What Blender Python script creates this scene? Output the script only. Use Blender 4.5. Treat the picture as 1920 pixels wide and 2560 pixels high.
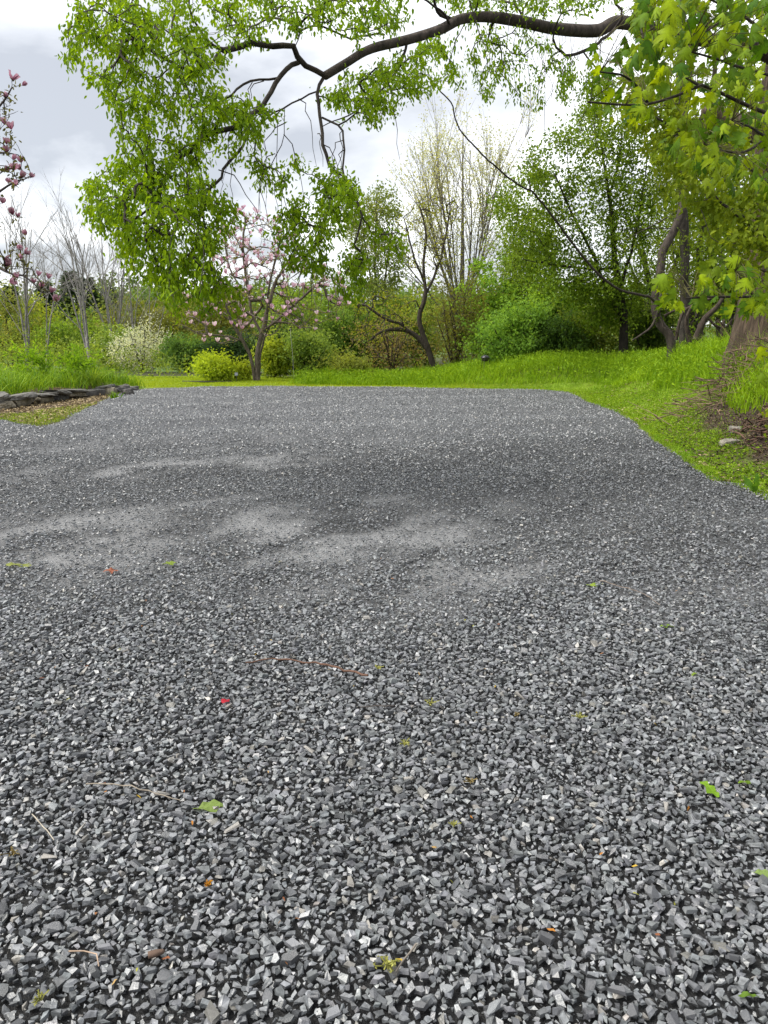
import bpy, bmesh, math, random
import numpy as np
from mathutils import Vector, Matrix

rng = np.random.default_rng(7)
random.seed(7)
scene = bpy.context.scene
for o in list(bpy.data.objects):
    bpy.data.objects.remove(o)

# ------------------------------------------------------------------ camera, sky, sun, exposure
F_PX, HORIZON, CAM_H = 1900.0, 850.0, 1.5
PITCH = math.atan((1280 - HORIZON) / F_PX)
cam_d = bpy.data.cameras.new('camera')
cam = bpy.data.objects.new('camera', cam_d)
scene.collection.objects.link(cam)
cam_d.sensor_fit = 'VERTICAL'
cam_d.sensor_height = 36
cam_d.sensor_width = 27
cam_d.lens = 36 * F_PX / 2560
cam_d.clip_start = 0.05
cam_d.clip_end = 3000
cam.location = (0, 0, CAM_H)
cam.rotation_euler = (math.pi / 2 - PITCH, 0, 0)
scene.camera = cam
scene.render.resolution_x, scene.render.resolution_y = 768, 1024

SUN_AZ, SUN_EL = math.radians(-100), math.radians(55)      # azimuth from +Y towards +X
world = bpy.data.worlds.new('World')
scene.world = world
world.use_nodes = True
wn, wl = world.node_tree.nodes, world.node_tree.links
wn.clear()
w_out = wn.new('ShaderNodeOutputWorld')
w_bg = wn.new('ShaderNodeBackground')
w_sky = wn.new('ShaderNodeTexSky')
w_sky.sky_type = 'NISHITA'
w_sky.sun_disc = False
w_sky.sun_elevation = SUN_EL
w_sky.sun_rotation = SUN_AZ
w_skys = wn.new('ShaderNodeMixRGB'); w_skys.blend_type = 'MULTIPLY'
w_skys.inputs[0].default_value = 1
w_skys.inputs[2].default_value = (0.95, 0.95, 0.95, 1)
wl.new(w_sky.outputs[0], w_skys.inputs[1])
w_tc = wn.new('ShaderNodeTexCoord')
w_sep = wn.new('ShaderNodeSeparateXYZ')
wl.new(w_tc.outputs['Generated'], w_sep.inputs[0])
w_add = wn.new('ShaderNodeMath'); w_add.operation = 'ADD'; w_add.inputs[1].default_value = 0.22
w_abs = wn.new('ShaderNodeMath'); w_abs.operation = 'ABSOLUTE'
wl.new(w_sep.outputs[2], w_abs.inputs[0]); wl.new(w_abs.outputs[0], w_add.inputs[0])
w_dx = wn.new('ShaderNodeMath'); w_dx.operation = 'DIVIDE'
w_dy = wn.new('ShaderNodeMath'); w_dy.operation = 'DIVIDE'
wl.new(w_sep.outputs[0], w_dx.inputs[0]); wl.new(w_add.outputs[0], w_dx.inputs[1])
wl.new(w_sep.outputs[1], w_dy.inputs[0]); wl.new(w_add.outputs[0], w_dy.inputs[1])
w_comb = wn.new('ShaderNodeCombineXYZ')
wl.new(w_dx.outputs[0], w_comb.inputs[0]); wl.new(w_dy.outputs[0], w_comb.inputs[1])
w_comb.inputs[2].default_value = 7.7
w_n = wn.new('ShaderNodeTexNoise')
w_n.inputs['Scale'].default_value = 1.25
w_n.inputs['Detail'].default_value = 7
w_n.inputs['Roughness'].default_value = 0.52
w_n.inputs['Distortion'].default_value = 0.25
wl.new(w_comb.outputs[0], w_n.inputs['Vector'])
w_r = wn.new('ShaderNodeValToRGB')
el = w_r.color_ramp.elements
el[0].position = 0.38; el[0].color = (0.215, 0.222, 0.238, 1)
el[1].position = 0.60; el[1].color = (0.58, 0.585, 0.59, 1)
e2 = el.new(0.49); e2.color = (0.365, 0.371, 0.382, 1)
wl.new(w_n.outputs[0], w_r.inputs[0])
w_mix = wn.new('ShaderNodeMixRGB')
w_mix.inputs[0].default_value = 0.90
w_sc = wn.new('ShaderNodeMixRGB'); w_sc.blend_type = 'MULTIPLY'; w_sc.inputs[0].default_value = 1
w_sc.inputs[2].default_value = (10, 10, 10, 1)      # the background strength below is 0.1
wl.new(w_r.outputs[0], w_sc.inputs[1])
wl.new(w_skys.outputs[0], w_mix.inputs[1]); wl.new(w_sc.outputs[0], w_mix.inputs[2])
wl.new(w_mix.outputs[0], w_bg.inputs[0])
w_bg.inputs[1].default_value = 0.1
wl.new(w_bg.outputs[0], w_out.inputs[0])

sun_d = bpy.data.lights.new('sun', 'SUN')
sun_d.energy = 2.1
sun_d.angle = math.radians(45)
sun_d.color = (1.0, 0.96, 0.88)
sun = bpy.data.objects.new('sun', sun_d)
scene.collection.objects.link(sun)
sdir = Vector((math.sin(SUN_AZ) * math.cos(SUN_EL), math.cos(SUN_AZ) * math.cos(SUN_EL), math.sin(SUN_EL)))
sun.rotation_euler = sdir.to_track_quat('Z', 'Y').to_euler()
sun.location = (0, 0, 40)

vs = scene.view_settings
vs.view_transform = 'Standard'
vs.look = 'None'
vs.gamma = 1
vs.use_curve_mapping = False
vs.exposure = 1.62
scene.cycles.max_bounces = 6
scene.cycles.transparent_max_bounces = 4
scene.cycles.caustics_reflective = False
scene.cycles.caustics_refractive = False
scene.cycles.use_denoising = True

# ------------------------------------------------------------------ helpers
SC = 1920.0 / 1659.0
CP, SP = math.cos(PITCH), math.sin(PITCH)

def ray(px, py):
    px = np.asarray(px, float); py = np.asarray(py, float)
    a = (px - 960) / F_PX
    b = (1280 - py) / F_PX
    return np.stack([a, CP + b * SP, -SP + b * CP], -1)

def PS(px, py, Y):                      # photo point (1920 wide) at world distance Y
    r = ray(px, py)
    Y = np.asarray(Y, float)
    t = Y / r[..., 1]
    return np.stack([r[..., 0] * t, r[..., 1] * t, CAM_H + r[..., 2] * t], -1)

def PD(x, y, Y):                        # the same with 1659-wide measurements
    return PS(np.asarray(x, float) * SC, np.asarray(y, float) * SC, Y)

def GS(px, py, z=0.0):                  # photo point on the level ground
    r = ray(px, py)
    t = (z - CAM_H) / r[..., 2]
    return np.stack([r[..., 0] * t, r[..., 1] * t, np.full_like(t, z)], -1)

def smooth(t):
    t = np.clip(t, 0, 1)
    return t * t * (3 - 2 * t)

_H = np.random.default_rng(99).random(1 << 16)
def vnoise(x, y, seed=0):
    x = np.asarray(x, float); y = np.asarray(y, float)
    xi = np.floor(x).astype(np.int64); yi = np.floor(y).astype(np.int64)
    fx = smooth(x - xi); fy = smooth(y - yi)
    def h(a, b):
        return _H[((a * 73856093) ^ (b * 19349663) ^ (seed * 83492791)) & 0xFFFF]
    return (h(xi, yi) * (1 - fx) + h(xi + 1, yi) * fx) * (1 - fy) + (h(xi, yi + 1) * (1 - fx) + h(xi + 1, yi + 1) * fx) * fy

def fbm(x, y, seed=0, oct=4):
    s = 0; a = 0.5
    for k in range(oct):
        s = s + a * vnoise(np.asarray(x) * 2 ** k, np.asarray(y) * 2 ** k, seed + k * 17)
        a *= 0.5
    return s / (1 - 0.5 ** oct)

def nrm(v):
    return v / np.maximum(np.linalg.norm(v, axis=-1, keepdims=True), 1e-9)

def mesh_np(name, V, faces, col=None, smooth_=False, mat=None, attr=None):
    """faces: list of int arrays (n,k)"""
    me = bpy.data.meshes.new(name)
    V = np.asarray(V, np.float32)
    me.vertices.add(len(V))
    me.vertices.foreach_set('co', V.ravel())
    loops = np.concatenate([f.ravel() for f in faces]).astype(np.int32)
    tot = np.concatenate([np.full(len(f), f.shape[1]) for f in faces]).astype(np.int32)
    start = np.concatenate([[0], np.cumsum(tot)[:-1]]).astype(np.int32)
    me.loops.add(len(loops))
    me.loops.foreach_set('vertex_index', loops)
    me.polygons.add(len(tot))
    me.polygons.foreach_set('loop_start', start)
    me.polygons.foreach_set('loop_total', tot)
    me.polygons.foreach_set('use_smooth', np.full(len(tot), smooth_, bool))
    if col is not None:
        a = me.attributes.new('col', 'FLOAT_COLOR', 'POINT')
        c = np.ones((len(V), 4), np.float32)
        c[:, :3] = col
        a.data.foreach_set('color', c.ravel())
    for k, v in (attr or {}).items():
        a = me.attributes.new(k, 'FLOAT', 'POINT')
        a.data.foreach_set('value', np.asarray(v, np.float32))
    me.update(calc_edges=True)
    if mat is not None:
        me.materials.append(mat)
    return me

def props(o, label=None, cat=None, group=None, kind=None):
    if label: o['label'] = label
    if cat: o['category'] = cat
    if group: o['group'] = group
    if kind: o['kind'] = kind
    return o

def link(name, me, parent=None, **kw):
    o = bpy.data.objects.new(name, me)
    scene.collection.objects.link(o)
    if parent is not None:
        o.parent = parent
    return props(o, **kw)

def root(name, loc, label, cat, group=None):
    o = bpy.data.objects.new(name, None)
    o.empty_display_size = 0.2
    scene.collection.objects.link(o)
    o.location = [float(v) for v in loc]
    return props(o, label, cat, group)

class Geo:
    def __init__(self):
        self.V, self.F, self.C, self.n = [], {}, [], 0
    def add(self, V, faces, col):
        V = np.asarray(V, float)
        for f in faces:
            f = np.asarray(f)
            self.F.setdefault(f.shape[1], []).append(f + self.n)
        self.V.append(V)
        c = np.empty((len(V), 3)); c[:] = col
        self.C.append(c)
        self.n += len(V)
    def mesh(self, name, mat, loc=(0, 0, 0), smooth_=False):
        V = np.concatenate(self.V) - np.asarray(loc, float)
        return mesh_np(name, V, [np.concatenate(v) for v in self.F.values()], np.concatenate(self.C), smooth_, mat)

def tube(geo, P, R, sides=6, col=(1, 1, 1), cap=True, ridge=None):
    P = np.asarray(P, float); n = len(P)
    R = np.broadcast_to(np.asarray(R, float), (n,))
    T = nrm(np.gradient(P, axis=0))
    m = nrm(T.mean(0)); ref = np.array([0, 0, 1.0]) if abs(m[2]) < 0.8 else np.array([0.3, 1.0, 0])
    U = nrm(np.cross(T, ref)); W = np.cross(T, U)
    a = np.linspace(0, 2 * np.pi, sides, endpoint=False)
    rr = R[:, None] * np.ones((n, sides))
    if ridge is not None:
        rr = rr * ridge(np.arange(n)[:, None], a[None, :])
    V = P[:, None] + rr[..., None] * (np.cos(a)[None, :, None] * U[:, None] + np.sin(a)[None, :, None] * W[:, None])
    V = V.reshape(-1, 3)
    i = np.arange(n - 1)[:, None] * sides; j = np.arange(sides)[None]
    j2 = (j + 1) % sides
    q = np.stack([i + j, i + j2, i + sides + j2, i + sides + j], -1).reshape(-1, 4)
    fs = [q]
    if cap:
        V = np.concatenate([V, P[-1:] + T[-1:] * R[-1]])
        k = (n - 1) * sides
        jj = np.arange(sides)
        fs.append(np.stack([k + jj, k + (jj + 1) % sides, np.full(sides, n * sides)], -1))
    geo.add(V, fs, col)

def resample(P, ds):
    P = np.asarray(P, float)
    # Catmull-Rom through the points, then even steps
    Q = np.concatenate([2 * P[:1] - P[1:2], P, 2 * P[-1:] - P[-2:-1]])
    out = []
    for k in range(len(P) - 1):
        p0, p1, p2, p3 = Q[k:k + 4]
        t = np.linspace(0, 1, 9)[:-1, None]
        out.append(0.5 * ((2 * p1) + (-p0 + p2) * t + (2 * p0 - 5 * p1 + 4 * p2 - p3) * t ** 2 + (-p0 + 3 * p1 - 3 * p2 + p3) * t ** 3))
    C = np.concatenate(out + [P[-1:]])
    L = np.concatenate([[0], np.cumsum(np.linalg.norm(np.diff(C, axis=0), axis=1))])
    n = max(3, int(L[-1] / ds) + 1)
    s = np.linspace(0, L[-1], n)
    return np.stack([np.interp(s, L, C[:, k]) for k in range(3)], -1)

def grow(stems, attr, ds=0.15, twig_r=0.003, droop=0.0, back=0.7, power=0.5, jit=0.04, live=0.25, seed=1):
    """stems: (points, r0, r1). attr: twig ends. Returns stem tubes, twig tubes and twig end paths (K,6,3)."""
    r_ = np.random.default_rng(seed)
    Pn = np.zeros((60000, 3)); Tn = np.zeros((60000, 3)); par = np.full(60000, -1); req = np.zeros(60000); ok = np.zeros(60000, bool)
    n = 0; st = []
    for (pts, r0, r1) in stems:
        C = resample(pts, ds)
        m = len(C)
        C[1:-1] += r_.normal(0, jit * ds, (m - 2, 3))
        p = -1
        if n:
            d = np.linalg.norm(Pn[:n] - C[0], axis=1)
            k = int(d.argmin())
            if d[k] < 0.6: p = k
        idx = np.arange(n, n + m)
        Pn[idx] = C; Tn[idx] = nrm(np.gradient(C, axis=0)); par[idx] = idx - 1; par[n] = p
        req[idx] = np.linspace(r0, r1, m)
        ok[idx] = np.linspace(0, 1, m) > (live if not st else 0.08)
        st.append(idx); n += m
    tw, ends = [], []
    if len(attr):
        d0 = np.array([np.min(np.linalg.norm(Pn[:n] - a, axis=1)) for a in attr])
        for a in np.asarray(attr)[np.argsort(d0)]:
            D = a - Pn[:n]
            dist = np.linalg.norm(D, axis=1)
            cs = (D * Tn[:n]).sum(1) / np.maximum(dist, 1e-6)
            cost = dist * (1 + back * (1 - cs)) + (~ok[:n]) * 50
            k = int(cost.argmin())
            L = dist[k]
            if L < 0.02: continue
            m = int(np.clip(L / ds + 1, 4, 12))
            dr = D[k] / L
            t = np.linspace(0, 1, m)[:, None]
            m0 = (0.55 * Tn[k] + 0.45 * dr) * L
            m1 = (dr + np.array([0, 0, -droop]) + r_.normal(0, 0.12, 3)) * L
            C = (2 * t ** 3 - 3 * t ** 2 + 1) * Pn[k] + (t ** 3 - 2 * t ** 2 + t) * m0 + (-2 * t ** 3 + 3 * t ** 2) * a + (t ** 3 - t ** 2) * m1
            C[1:-1] += r_.normal(0, jit * L * 0.5, (m - 2, 3))
            idx = np.arange(n, n + m - 1)
            Pn[idx] = C[1:]; Tn[idx] = nrm(np.gradient(C, axis=0))[1:]
            par[idx] = idx - 1; par[n] = k; ok[idx] = True
            tw.append(np.concatenate([[k], idx])); n += m - 1
            s = np.linspace(max(0, 1 - max(0.35, min(1, 0.6 / L))), 1, 6) * (m - 1)
            ends.append(np.stack([np.interp(s, np.arange(m), C[:, q]) for q in range(3)], -1))
    cnt = np.zeros(n); 
    for w in tw: cnt[w[-1]] += 1
    for w in st: cnt[w[-1]] += 1
    for i in range(n - 1, 0, -1):
        if par[i] >= 0: cnt[par[i]] += cnt[i]
    R = twig_r * np.maximum(cnt, 1) ** power
    for w in st:
        R[w] = np.maximum(R[w] * 0.0 + req[w], np.minimum(R[w], req[w].max()))
    S = [(Pn[w], R[w]) for w in st]
    W = []
    for w in tw:
        rr = R[w].copy(); rr[0] = min(rr[0], rr[1] * 1.25); rr[-1] *= 0.55
        W.append((Pn[w], rr))
    return S, W, (np.array(ends) if ends else np.zeros((0, 6, 3)))

def leaf_geo(geo, pos, axis, nor, L, Wd, col, fold=0.18, kind=2):
    """kind 2: rhombus of two triangles, kind 4: oval of two quads folded on the midrib"""
    n = len(pos)
    ax = nrm(axis); side = nrm(np.cross(ax, nor)); up = np.cross(side, ax)
    L = np.broadcast_to(L, (n,))[:, None]; Wd = np.broadcast_to(Wd, (n,))[:, None]
    b = pos; tip = pos + ax * L - up * L * 0.12
    if kind == 2:
        l = pos + ax * L * 0.45 + side * Wd * 0.5 + up * Wd * fold
        r = pos + ax * L * 0.45 - side * Wd * 0.5 + up * Wd * fold
        V = np.stack([b, l, tip, r], 1).reshape(-1, 3)
        k = np.arange(n)[:, None] * 4
        fs = [k + np.array([[0, 1, 2]]), k + np.array([[0, 2, 3]])]
        m = 4
    else:
        l1 = pos + ax * L * 0.28 + side * Wd * 0.46 + up * Wd * fold
        l2 = pos + ax * L * 0.66 + side * Wd * 0.40 + up * Wd * (fold - 0.06)
        r1 = pos + ax * L * 0.28 - side * Wd * 0.46 + up * Wd * fold
        r2 = pos + ax * L * 0.66 - side * Wd * 0.40 + up * Wd * (fold - 0.06)
        V = np.stack([b, l1, l2, tip, r2, r1], 1).reshape(-1, 3)
        k = np.arange(n)[:, None] * 6
        fs = [k + np.array([[0, 1, 2, 3]]), k + np.array([[0, 3, 4, 5]])]
        m = 6
    geo.add(V, fs, np.repeat(np.broadcast_to(col, (n, 3)), m, 0))

def mixcol(A, B, t):
    t = np.asarray(t)[:, None]
    return np.asarray(A) * (1 - t) + np.asarray(B) * t

def scatter_leaves(ends, per, spread, L, W, A, B, r_, hang=0.5, kind=2, flat=0.6):
    """leaf arrays round the twig ends"""
    K = len(ends)
    n = K * per
    k = np.repeat(np.arange(K), per)
    t = r_.random(n) ** 0.8 * 5
    i = np.minimum(t.astype(int), 4); f = (t - i)[:, None]
    p = ends[k, i] * (1 - f) + ends[k, i + 1] * f
    tg = nrm(ends[k, i + 1] - ends[k, i])
    p = p + r_.normal(0, spread, (n, 3))
    ax = nrm(tg * 0.5 + r_.normal(0, 0.55, (n, 3)) + np.array([0, 0, -hang]))
    nor = nrm(r_.normal(0, flat, (n, 3)) + np.array([0, 0, 1.0]))
    s = r_.uniform(0.65, 1.2, n)
    cl = r_.random(K)[k] * 0.5 + r_.random(n) * 0.5
    return p, ax, nor, L * s, W * s, mixcol(A, B, cl)

# ------------------------------------------------------------------ materials
def new_mat(name):
    m = bpy.data.materials.new(name)
    m.use_nodes = True
    nt = m.node_tree
    b = nt.nodes['Principled BSDF']
    return m, nt.nodes, nt.links, b

def col_attr(N):
    a = N.new('ShaderNodeAttribute'); a.attribute_name = 'col'
    return a.outputs['Color']

def mat_leaf(name, trans=0.5, rough=0.55, gain=1.45, spec=0.1, hue=(1.1, 1.0, 0.5)):
    m, N, L, b = new_mat(name)
    c = col_attr(N)
    tc = N.new('ShaderNodeTexCoord')
    nz = N.new('ShaderNodeTexNoise'); nz.inputs['Scale'].default_value = 14
    L.new(tc.outputs['Object'], nz.inputs['Vector'])
    mr = N.new('ShaderNodeMapRange'); mr.inputs[3].default_value = 0.75; mr.inputs[4].default_value = 1.25
    L.new(nz.outputs[0], mr.inputs[0])
    mu = N.new('ShaderNodeVectorMath'); mu.operation = 'SCALE'
    L.new(c, mu.inputs[0]); L.new(mr.outputs[0], mu.inputs['Scale'])
    L.new(mu.outputs[0], b.inputs['Base Color'])
    b.inputs['Roughness'].default_value = rough
    b.inputs['Specular IOR Level'].default_value = spec
    tr = N.new('ShaderNodeBsdfTranslucent')
    m2 = N.new('ShaderNodeVectorMath'); m2.operation = 'MULTIPLY'
    m2.inputs[1].default_value = (gain * hue[0], gain * hue[1], gain * hue[2])
    L.new(mu.outputs[0], m2.inputs[0]); L.new(m2.outputs[0], tr.inputs[0])
    mx = N.new('ShaderNodeMixShader'); mx.inputs[0].default_value = trans
    L.new(b.outputs[0], mx.inputs[1]); L.new(tr.outputs[0], mx.inputs[2])
    L.new(mx.outputs[0], N['Material Output'].inputs[0])
    return m

def mat_rough(name, scale=8, lo=0.6, hi=1.4, bump=0.4, rough=0.85, stretch=(1, 1, 1), bscale=None, spec=0.25, bdist=0.02, detail=6):
    m, N, L, b = new_mat(name)
    c = col_attr(N)
    tc = N.new('ShaderNodeTexCoord'); mp = N.new('ShaderNodeMapping')
    mp.inputs['Scale'].default_value = stretch
    L.new(tc.outputs['Object'], mp.inputs[0])
    nz = N.new('ShaderNodeTexNoise'); nz.inputs['Scale'].default_value = scale; nz.inputs['Detail'].default_value = detail
    L.new(mp.outputs[0], nz.inputs['Vector'])
    mr = N.new('ShaderNodeMapRange'); mr.inputs[1].default_value = 0.3; mr.inputs[2].default_value = 0.7
    mr.inputs[3].default_value = lo; mr.inputs[4].default_value = hi
    L.new(nz.outputs[0], mr.inputs[0])
    mu = N.new('ShaderNodeVectorMath'); mu.operation = 'SCALE'
    L.new(c, mu.inputs[0]); L.new(mr.outputs[0], mu.inputs['Scale'])
    L.new(mu.outputs[0], b.inputs['Base Color'])
    b.inputs['Roughness'].default_value = rough
    b.inputs['Specular IOR Level'].default_value = spec
    n2 = N.new('ShaderNodeTexNoise'); n2.inputs['Scale'].default_value = bscale or scale * 2.5; n2.inputs['Detail'].default_value = detail
    L.new(mp.outputs[0], n2.inputs['Vector'])
    bp = N.new('ShaderNodeBump'); bp.inputs['Strength'].default_value = bump; bp.inputs['Distance'].default_value = bdist
    L.new(n2.outputs[0], bp.inputs['Height'])
    L.new(bp.outputs[0], b.inputs['Normal'])
    return m

M_leaf = mat_leaf('leaf')
M_maple = mat_leaf('maple_leaf', trans=0.5, rough=0.5, gain=1.5, spec=0.12, hue=(1.15, 1.0, 0.25))
M_grass = mat_leaf('grass_blade', trans=0.35, rough=0.5, gain=1.2)
M_petal = mat_leaf('petal', trans=0.35, rough=0.55, gain=1.1, hue=(1, 1, 1.05))
M_bark = mat_rough('bark', scale=14, lo=0.5, hi=1.5, bump=0.7, stretch=(1, 1, 0.35), rough=0.9, bdist=0.03)
M_twig = mat_rough('twig_bark', scale=20, lo=0.7, hi=1.3, bump=0.2, rough=0.85, detail=2)
M_stone = mat_rough('crushed_stone', scale=60, lo=0.6, hi=1.5, bump=0.4, rough=0.36, spec=0.7, bscale=160, bdist=0.004, detail=3)
M_slab = mat_rough('field_stone', scale=9, lo=0.55, hi=1.45, bump=0.6, rough=0.75, bdist=0.02)
M_dust = mat_rough('gravel_fines', scale=120, lo=0.55, hi=1.5, bump=0.9, rough=0.6, spec=0.45, bscale=190, bdist=0.012, detail=4)
M_ground = mat_rough('ground_soil', scale=3.2, lo=0.75, hi=1.25, bump=0.8, rough=0.95, bscale=45, bdist=0.03)
M_metal = mat_rough('black_enamel', scale=4, lo=0.9, hi=1.1, bump=0.02, rough=0.25, spec=0.6)
M_dull = mat_rough('dull_paint', scale=6, lo=0.85, hi=1.15, bump=0.05, rough=0.6)

# ------------------------------------------------------------------ ground shape
edge_px = np.array([(0, 1046), (50, 1058), (100, 1066), (140, 1056), (185, 1036), (235, 1010), (290, 987), (345, 974), (400, 971),
                    (520, 968), (700, 966), (900, 968), (1100, 971), (1250, 974), (1340, 976), (1425, 981), (1480, 1006), (1545, 1030),
                    (1600, 1058), (1640, 1096), (1690, 1130), (1740, 1165), (1790, 1207), (1850, 1214), (1930, 1250)], float)
edge = GS(edge_px[:, 0], edge_px[:, 1])[:, :2]
PAD = np.concatenate([[[-14, -4], [-14, 11.6], [-9.5, 13.6]], edge, [[3.75, 6.0], [3.7, 4.0], [3.8, 1.0], [4.2, -4]]])

def pad_sd(x, y):
    x = np.asarray(x, float); y = np.asarray(y, float)
    sh = x.shape; x = x.ravel(); y = y.ravel()
    A = PAD; B = np.roll(PAD, -1, 0)
    dmin = np.full(len(x), 1e9); inside = np.zeros(len(x), bool)
    for a, b in zip(A, B):
        ab = b - a
        t = np.clip(((x - a[0]) * ab[0] + (y - a[1]) * ab[1]) / (ab @ ab), 0, 1)
        d = np.hypot(x - a[0] - t * ab[0], y - a[1] - t * ab[1])
        dmin = np.minimum(dmin, d)
        c = (a[1] > y) != (b[1] > y)
        with np.errstate(divide='ignore', invalid='ignore'):
            xi = a[0] + (y - a[1]) * ab[0] / (ab[1] if ab[1] else 1e-9)
        inside ^= c & (x < xi)
    return np.where(inside, -dmin, dmin).reshape(sh)

def wall_x(y):
    return -8.75 + (y - 16.5) * 0.16

def ground_z(x, y, sd=None):
    x = np.asarray(x, float); y = np.asarray(y, float)
    if sd is None: sd = pad_sd(x, y)
    wr = smooth((x - 0.8) / 5.0)
    z = 1.10 * smooth((sd - 0.25) / 2.5) * wr * (1 - 0.42 * smooth((y - 17) / 9))
    z = z + 0.28 * smooth((wall_x(y) - 0.1 - x) / 0.25) * smooth((y - 13.2) / 0.8) * smooth((25.5 - y) / 3)
    z = z - 0.07 * smooth(-sd / 0.25)
    out = np.clip(sd, 0, 1)
    z = z + out * 0.10 * (fbm(x * 0.8, y * 0.8, 3) - 0.5)
    far = smooth((y - 75) / 120)
    z = z + far * (7 + 4 * (fbm(x * 0.02, y * 0.02, 8) - 0.5) * 2) * (0.55 + 0.45 * smooth((40 - x) / 90))
    z = z - 1.2 * smooth((y - 36) / 20) * smooth((2 - x) / 10) * (1 - far)
    return z

def gravel_z(x, y, sd=None):
    if sd is None: sd = pad_sd(x, y)
    z = 0.04 * smooth(-sd / 0.5) + 0.05 * (fbm(x * 0.9, y * 0.7, 21, 3) - 0.5) * smooth(-sd / 0.6)
    # shallow wheel ruts that sweep across the drive
    rut = np.sin((y - 6.0 - 0.35 * x - 1.2 * fbm(x * 0.25, y * 0.2, 5, 2)) * 2.2)
    return z + 0.018 * rut * smooth(-sd / 1.0) * smooth((y - 3) / 3)

def fines(x, y):                        # 1 where the drive is packed fine, 0 where the stone lies loose
    x = np.asarray(x, float); y = np.asarray(y, float)
    wx_ = x + 0.9 * (fbm(x * 0.5, y * 0.5, 31, 3) - 0.5); u = y - 0.45 * x + 1.4 * (fbm(x * 0.4, y * 0.4, 33, 3) - 0.5)
    a = smooth((fbm(wx_ * 0.55, u * 0.7, 392, 5) - 0.42) / 0.30)
    w = smooth((y - 2.6) / 2.8) * (1 - 0.55 * smooth((y - 8) / 4))
    m = smooth((fbm(x * 2.6, y * 2.6 - x, 47, 4) - 0.25) / 0.5)
    return np.clip(a * w * 0.95 * m + 0.30 * w * smooth((9.5 - y) / 3) * (0.4 + 0.6 * m), 0, 1)

def soil_start(x, y):
    return 0.42 + 0.06 * np.clip(np.asarray(y) - 7.5, 0, 20) + 0.7 * (fbm(np.asarray(x) * 1.3, np.asarray(y) * 1.3, 66) - 0.5)

def lines(core0, core1, step, far0, far1):
    c = list(np.arange(core0, core1 + 1e-6, step))
    s = step; v = core1
    while v < far1:
        s *= 1.16; v += s; c.append(v)
    s = step; v = core0
    while v > far0:
        s *= 1.16; v -= s; c.insert(0, v)
    return np.array(c)

gx = lines(-13, 12, 0.27, -900, 900)
gy = lines(3, 36, 0.27, -60, 1500)
X, Y = np.meshgrid(gx, gy)
SD = pad_sd(X, Y)
Z = ground_z(X, Y, SD)
lawn = np.array([0.14, 0.21, 0.018]); soil = np.array([0.050, 0.035, 0.024]); wood = np.array([0.045, 0.048, 0.020]); meadow = np.array([0.060, 0.105, 0.018])
nz = fbm(X * 0.5, Y * 0.5, 61)
nf = fbm(X * 2.2, Y * 2.2, 62)
c = np.broadcast_to(wood, X.shape + (3,)).copy()
def blend(c, colr, w):
    return c * (1 - w[..., None]) + np.asarray(colr) * w[..., None]
w_lawn = smooth((32.5 - Y + 2 * nz) / 1.2) * smooth((SD) / 0.1) * smooth((Y - 17) / 3)
c = blend(c, lawn, np.maximum(w_lawn * smooth((4 - X) / 3), smooth((2.0 - SD) / 0.6) * smooth((X - 2) / 2)))
c = blend(c, meadow, smooth((Y - 40) / 30))
mul = smooth((SD - soil_start(X, Y)) / 0.3) * smooth((15.5 - Y) / 2) * smooth((X - 3) / 0.5)
c = blend(c, soil, np.clip(mul, 0, 1))
left = smooth((-6.2 - X) / 0.6) * smooth((22.8 - Y) / 0.8)
c = blend(c, np.array([0.075, 0.052, 0.034]), left)
c = blend(c, np.array([0.09, 0.14, 0.022]), left * smooth((1.0 - SD + (nf - .5)) / 0.4) * smooth((17.5 - Y) / 1.5))
c = blend(c, soil, smooth(-SD / 0.1))
ny, nx = X.shape
i = (np.arange(ny - 1)[:, None] * nx + np.arange(nx - 1)[None]).ravel()
me = mesh_np('ground', np.stack([X, Y, Z], -1).reshape(-1, 3), [np.stack([i, i + 1, i + nx + 1, i + nx], -1)], c.reshape(-1, 3), True, M_ground)
g_obj = link('ground', me); props(g_obj, 'lawn, soil and woodland floor around the gravel drive', None, None, 'structure')

# gravel bed
bx = np.arange(-13.8, 7.2, 0.12); by = np.concatenate([np.arange(-3.5, 0.6, 0.3), np.arange(0.6, 25.5, 0.12)])
X, Y = np.meshgrid(bx, by)
SD = pad_sd(X, Y) + 0.62 * (fbm(X * 1.2, Y * 1.2, 71, 5) - 0.5)
Z = gravel_z(X, Y, SD) - 0.010 - 0.05 * smooth(SD / 0.12)
fi = fines(X, Y)
cb = np.array([0.010, 0.0103, 0.011])[None, None] * (1 - fi[..., None]) + np.array([0.185, 0.187, 0.192])[None, None] * fi[..., None]  # loose areas coloured near-black to put gap shade between stones; packed fines pale
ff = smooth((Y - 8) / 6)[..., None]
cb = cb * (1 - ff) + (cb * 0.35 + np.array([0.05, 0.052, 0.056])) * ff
ny, nx = X.shape
i = (np.arange(ny - 1)[:, None] * nx + np.arange(nx - 1)[None])
keep = (SD[:-1, :-1] < 0.12)
i = i[keep]
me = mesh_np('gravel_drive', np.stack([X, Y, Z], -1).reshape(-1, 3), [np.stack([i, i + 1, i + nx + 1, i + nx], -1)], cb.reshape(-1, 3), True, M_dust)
drive = link('gravel_drive', me); props(drive, 'dark grey crushed stone drive filling the foreground', None, None, 'structure')

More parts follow.
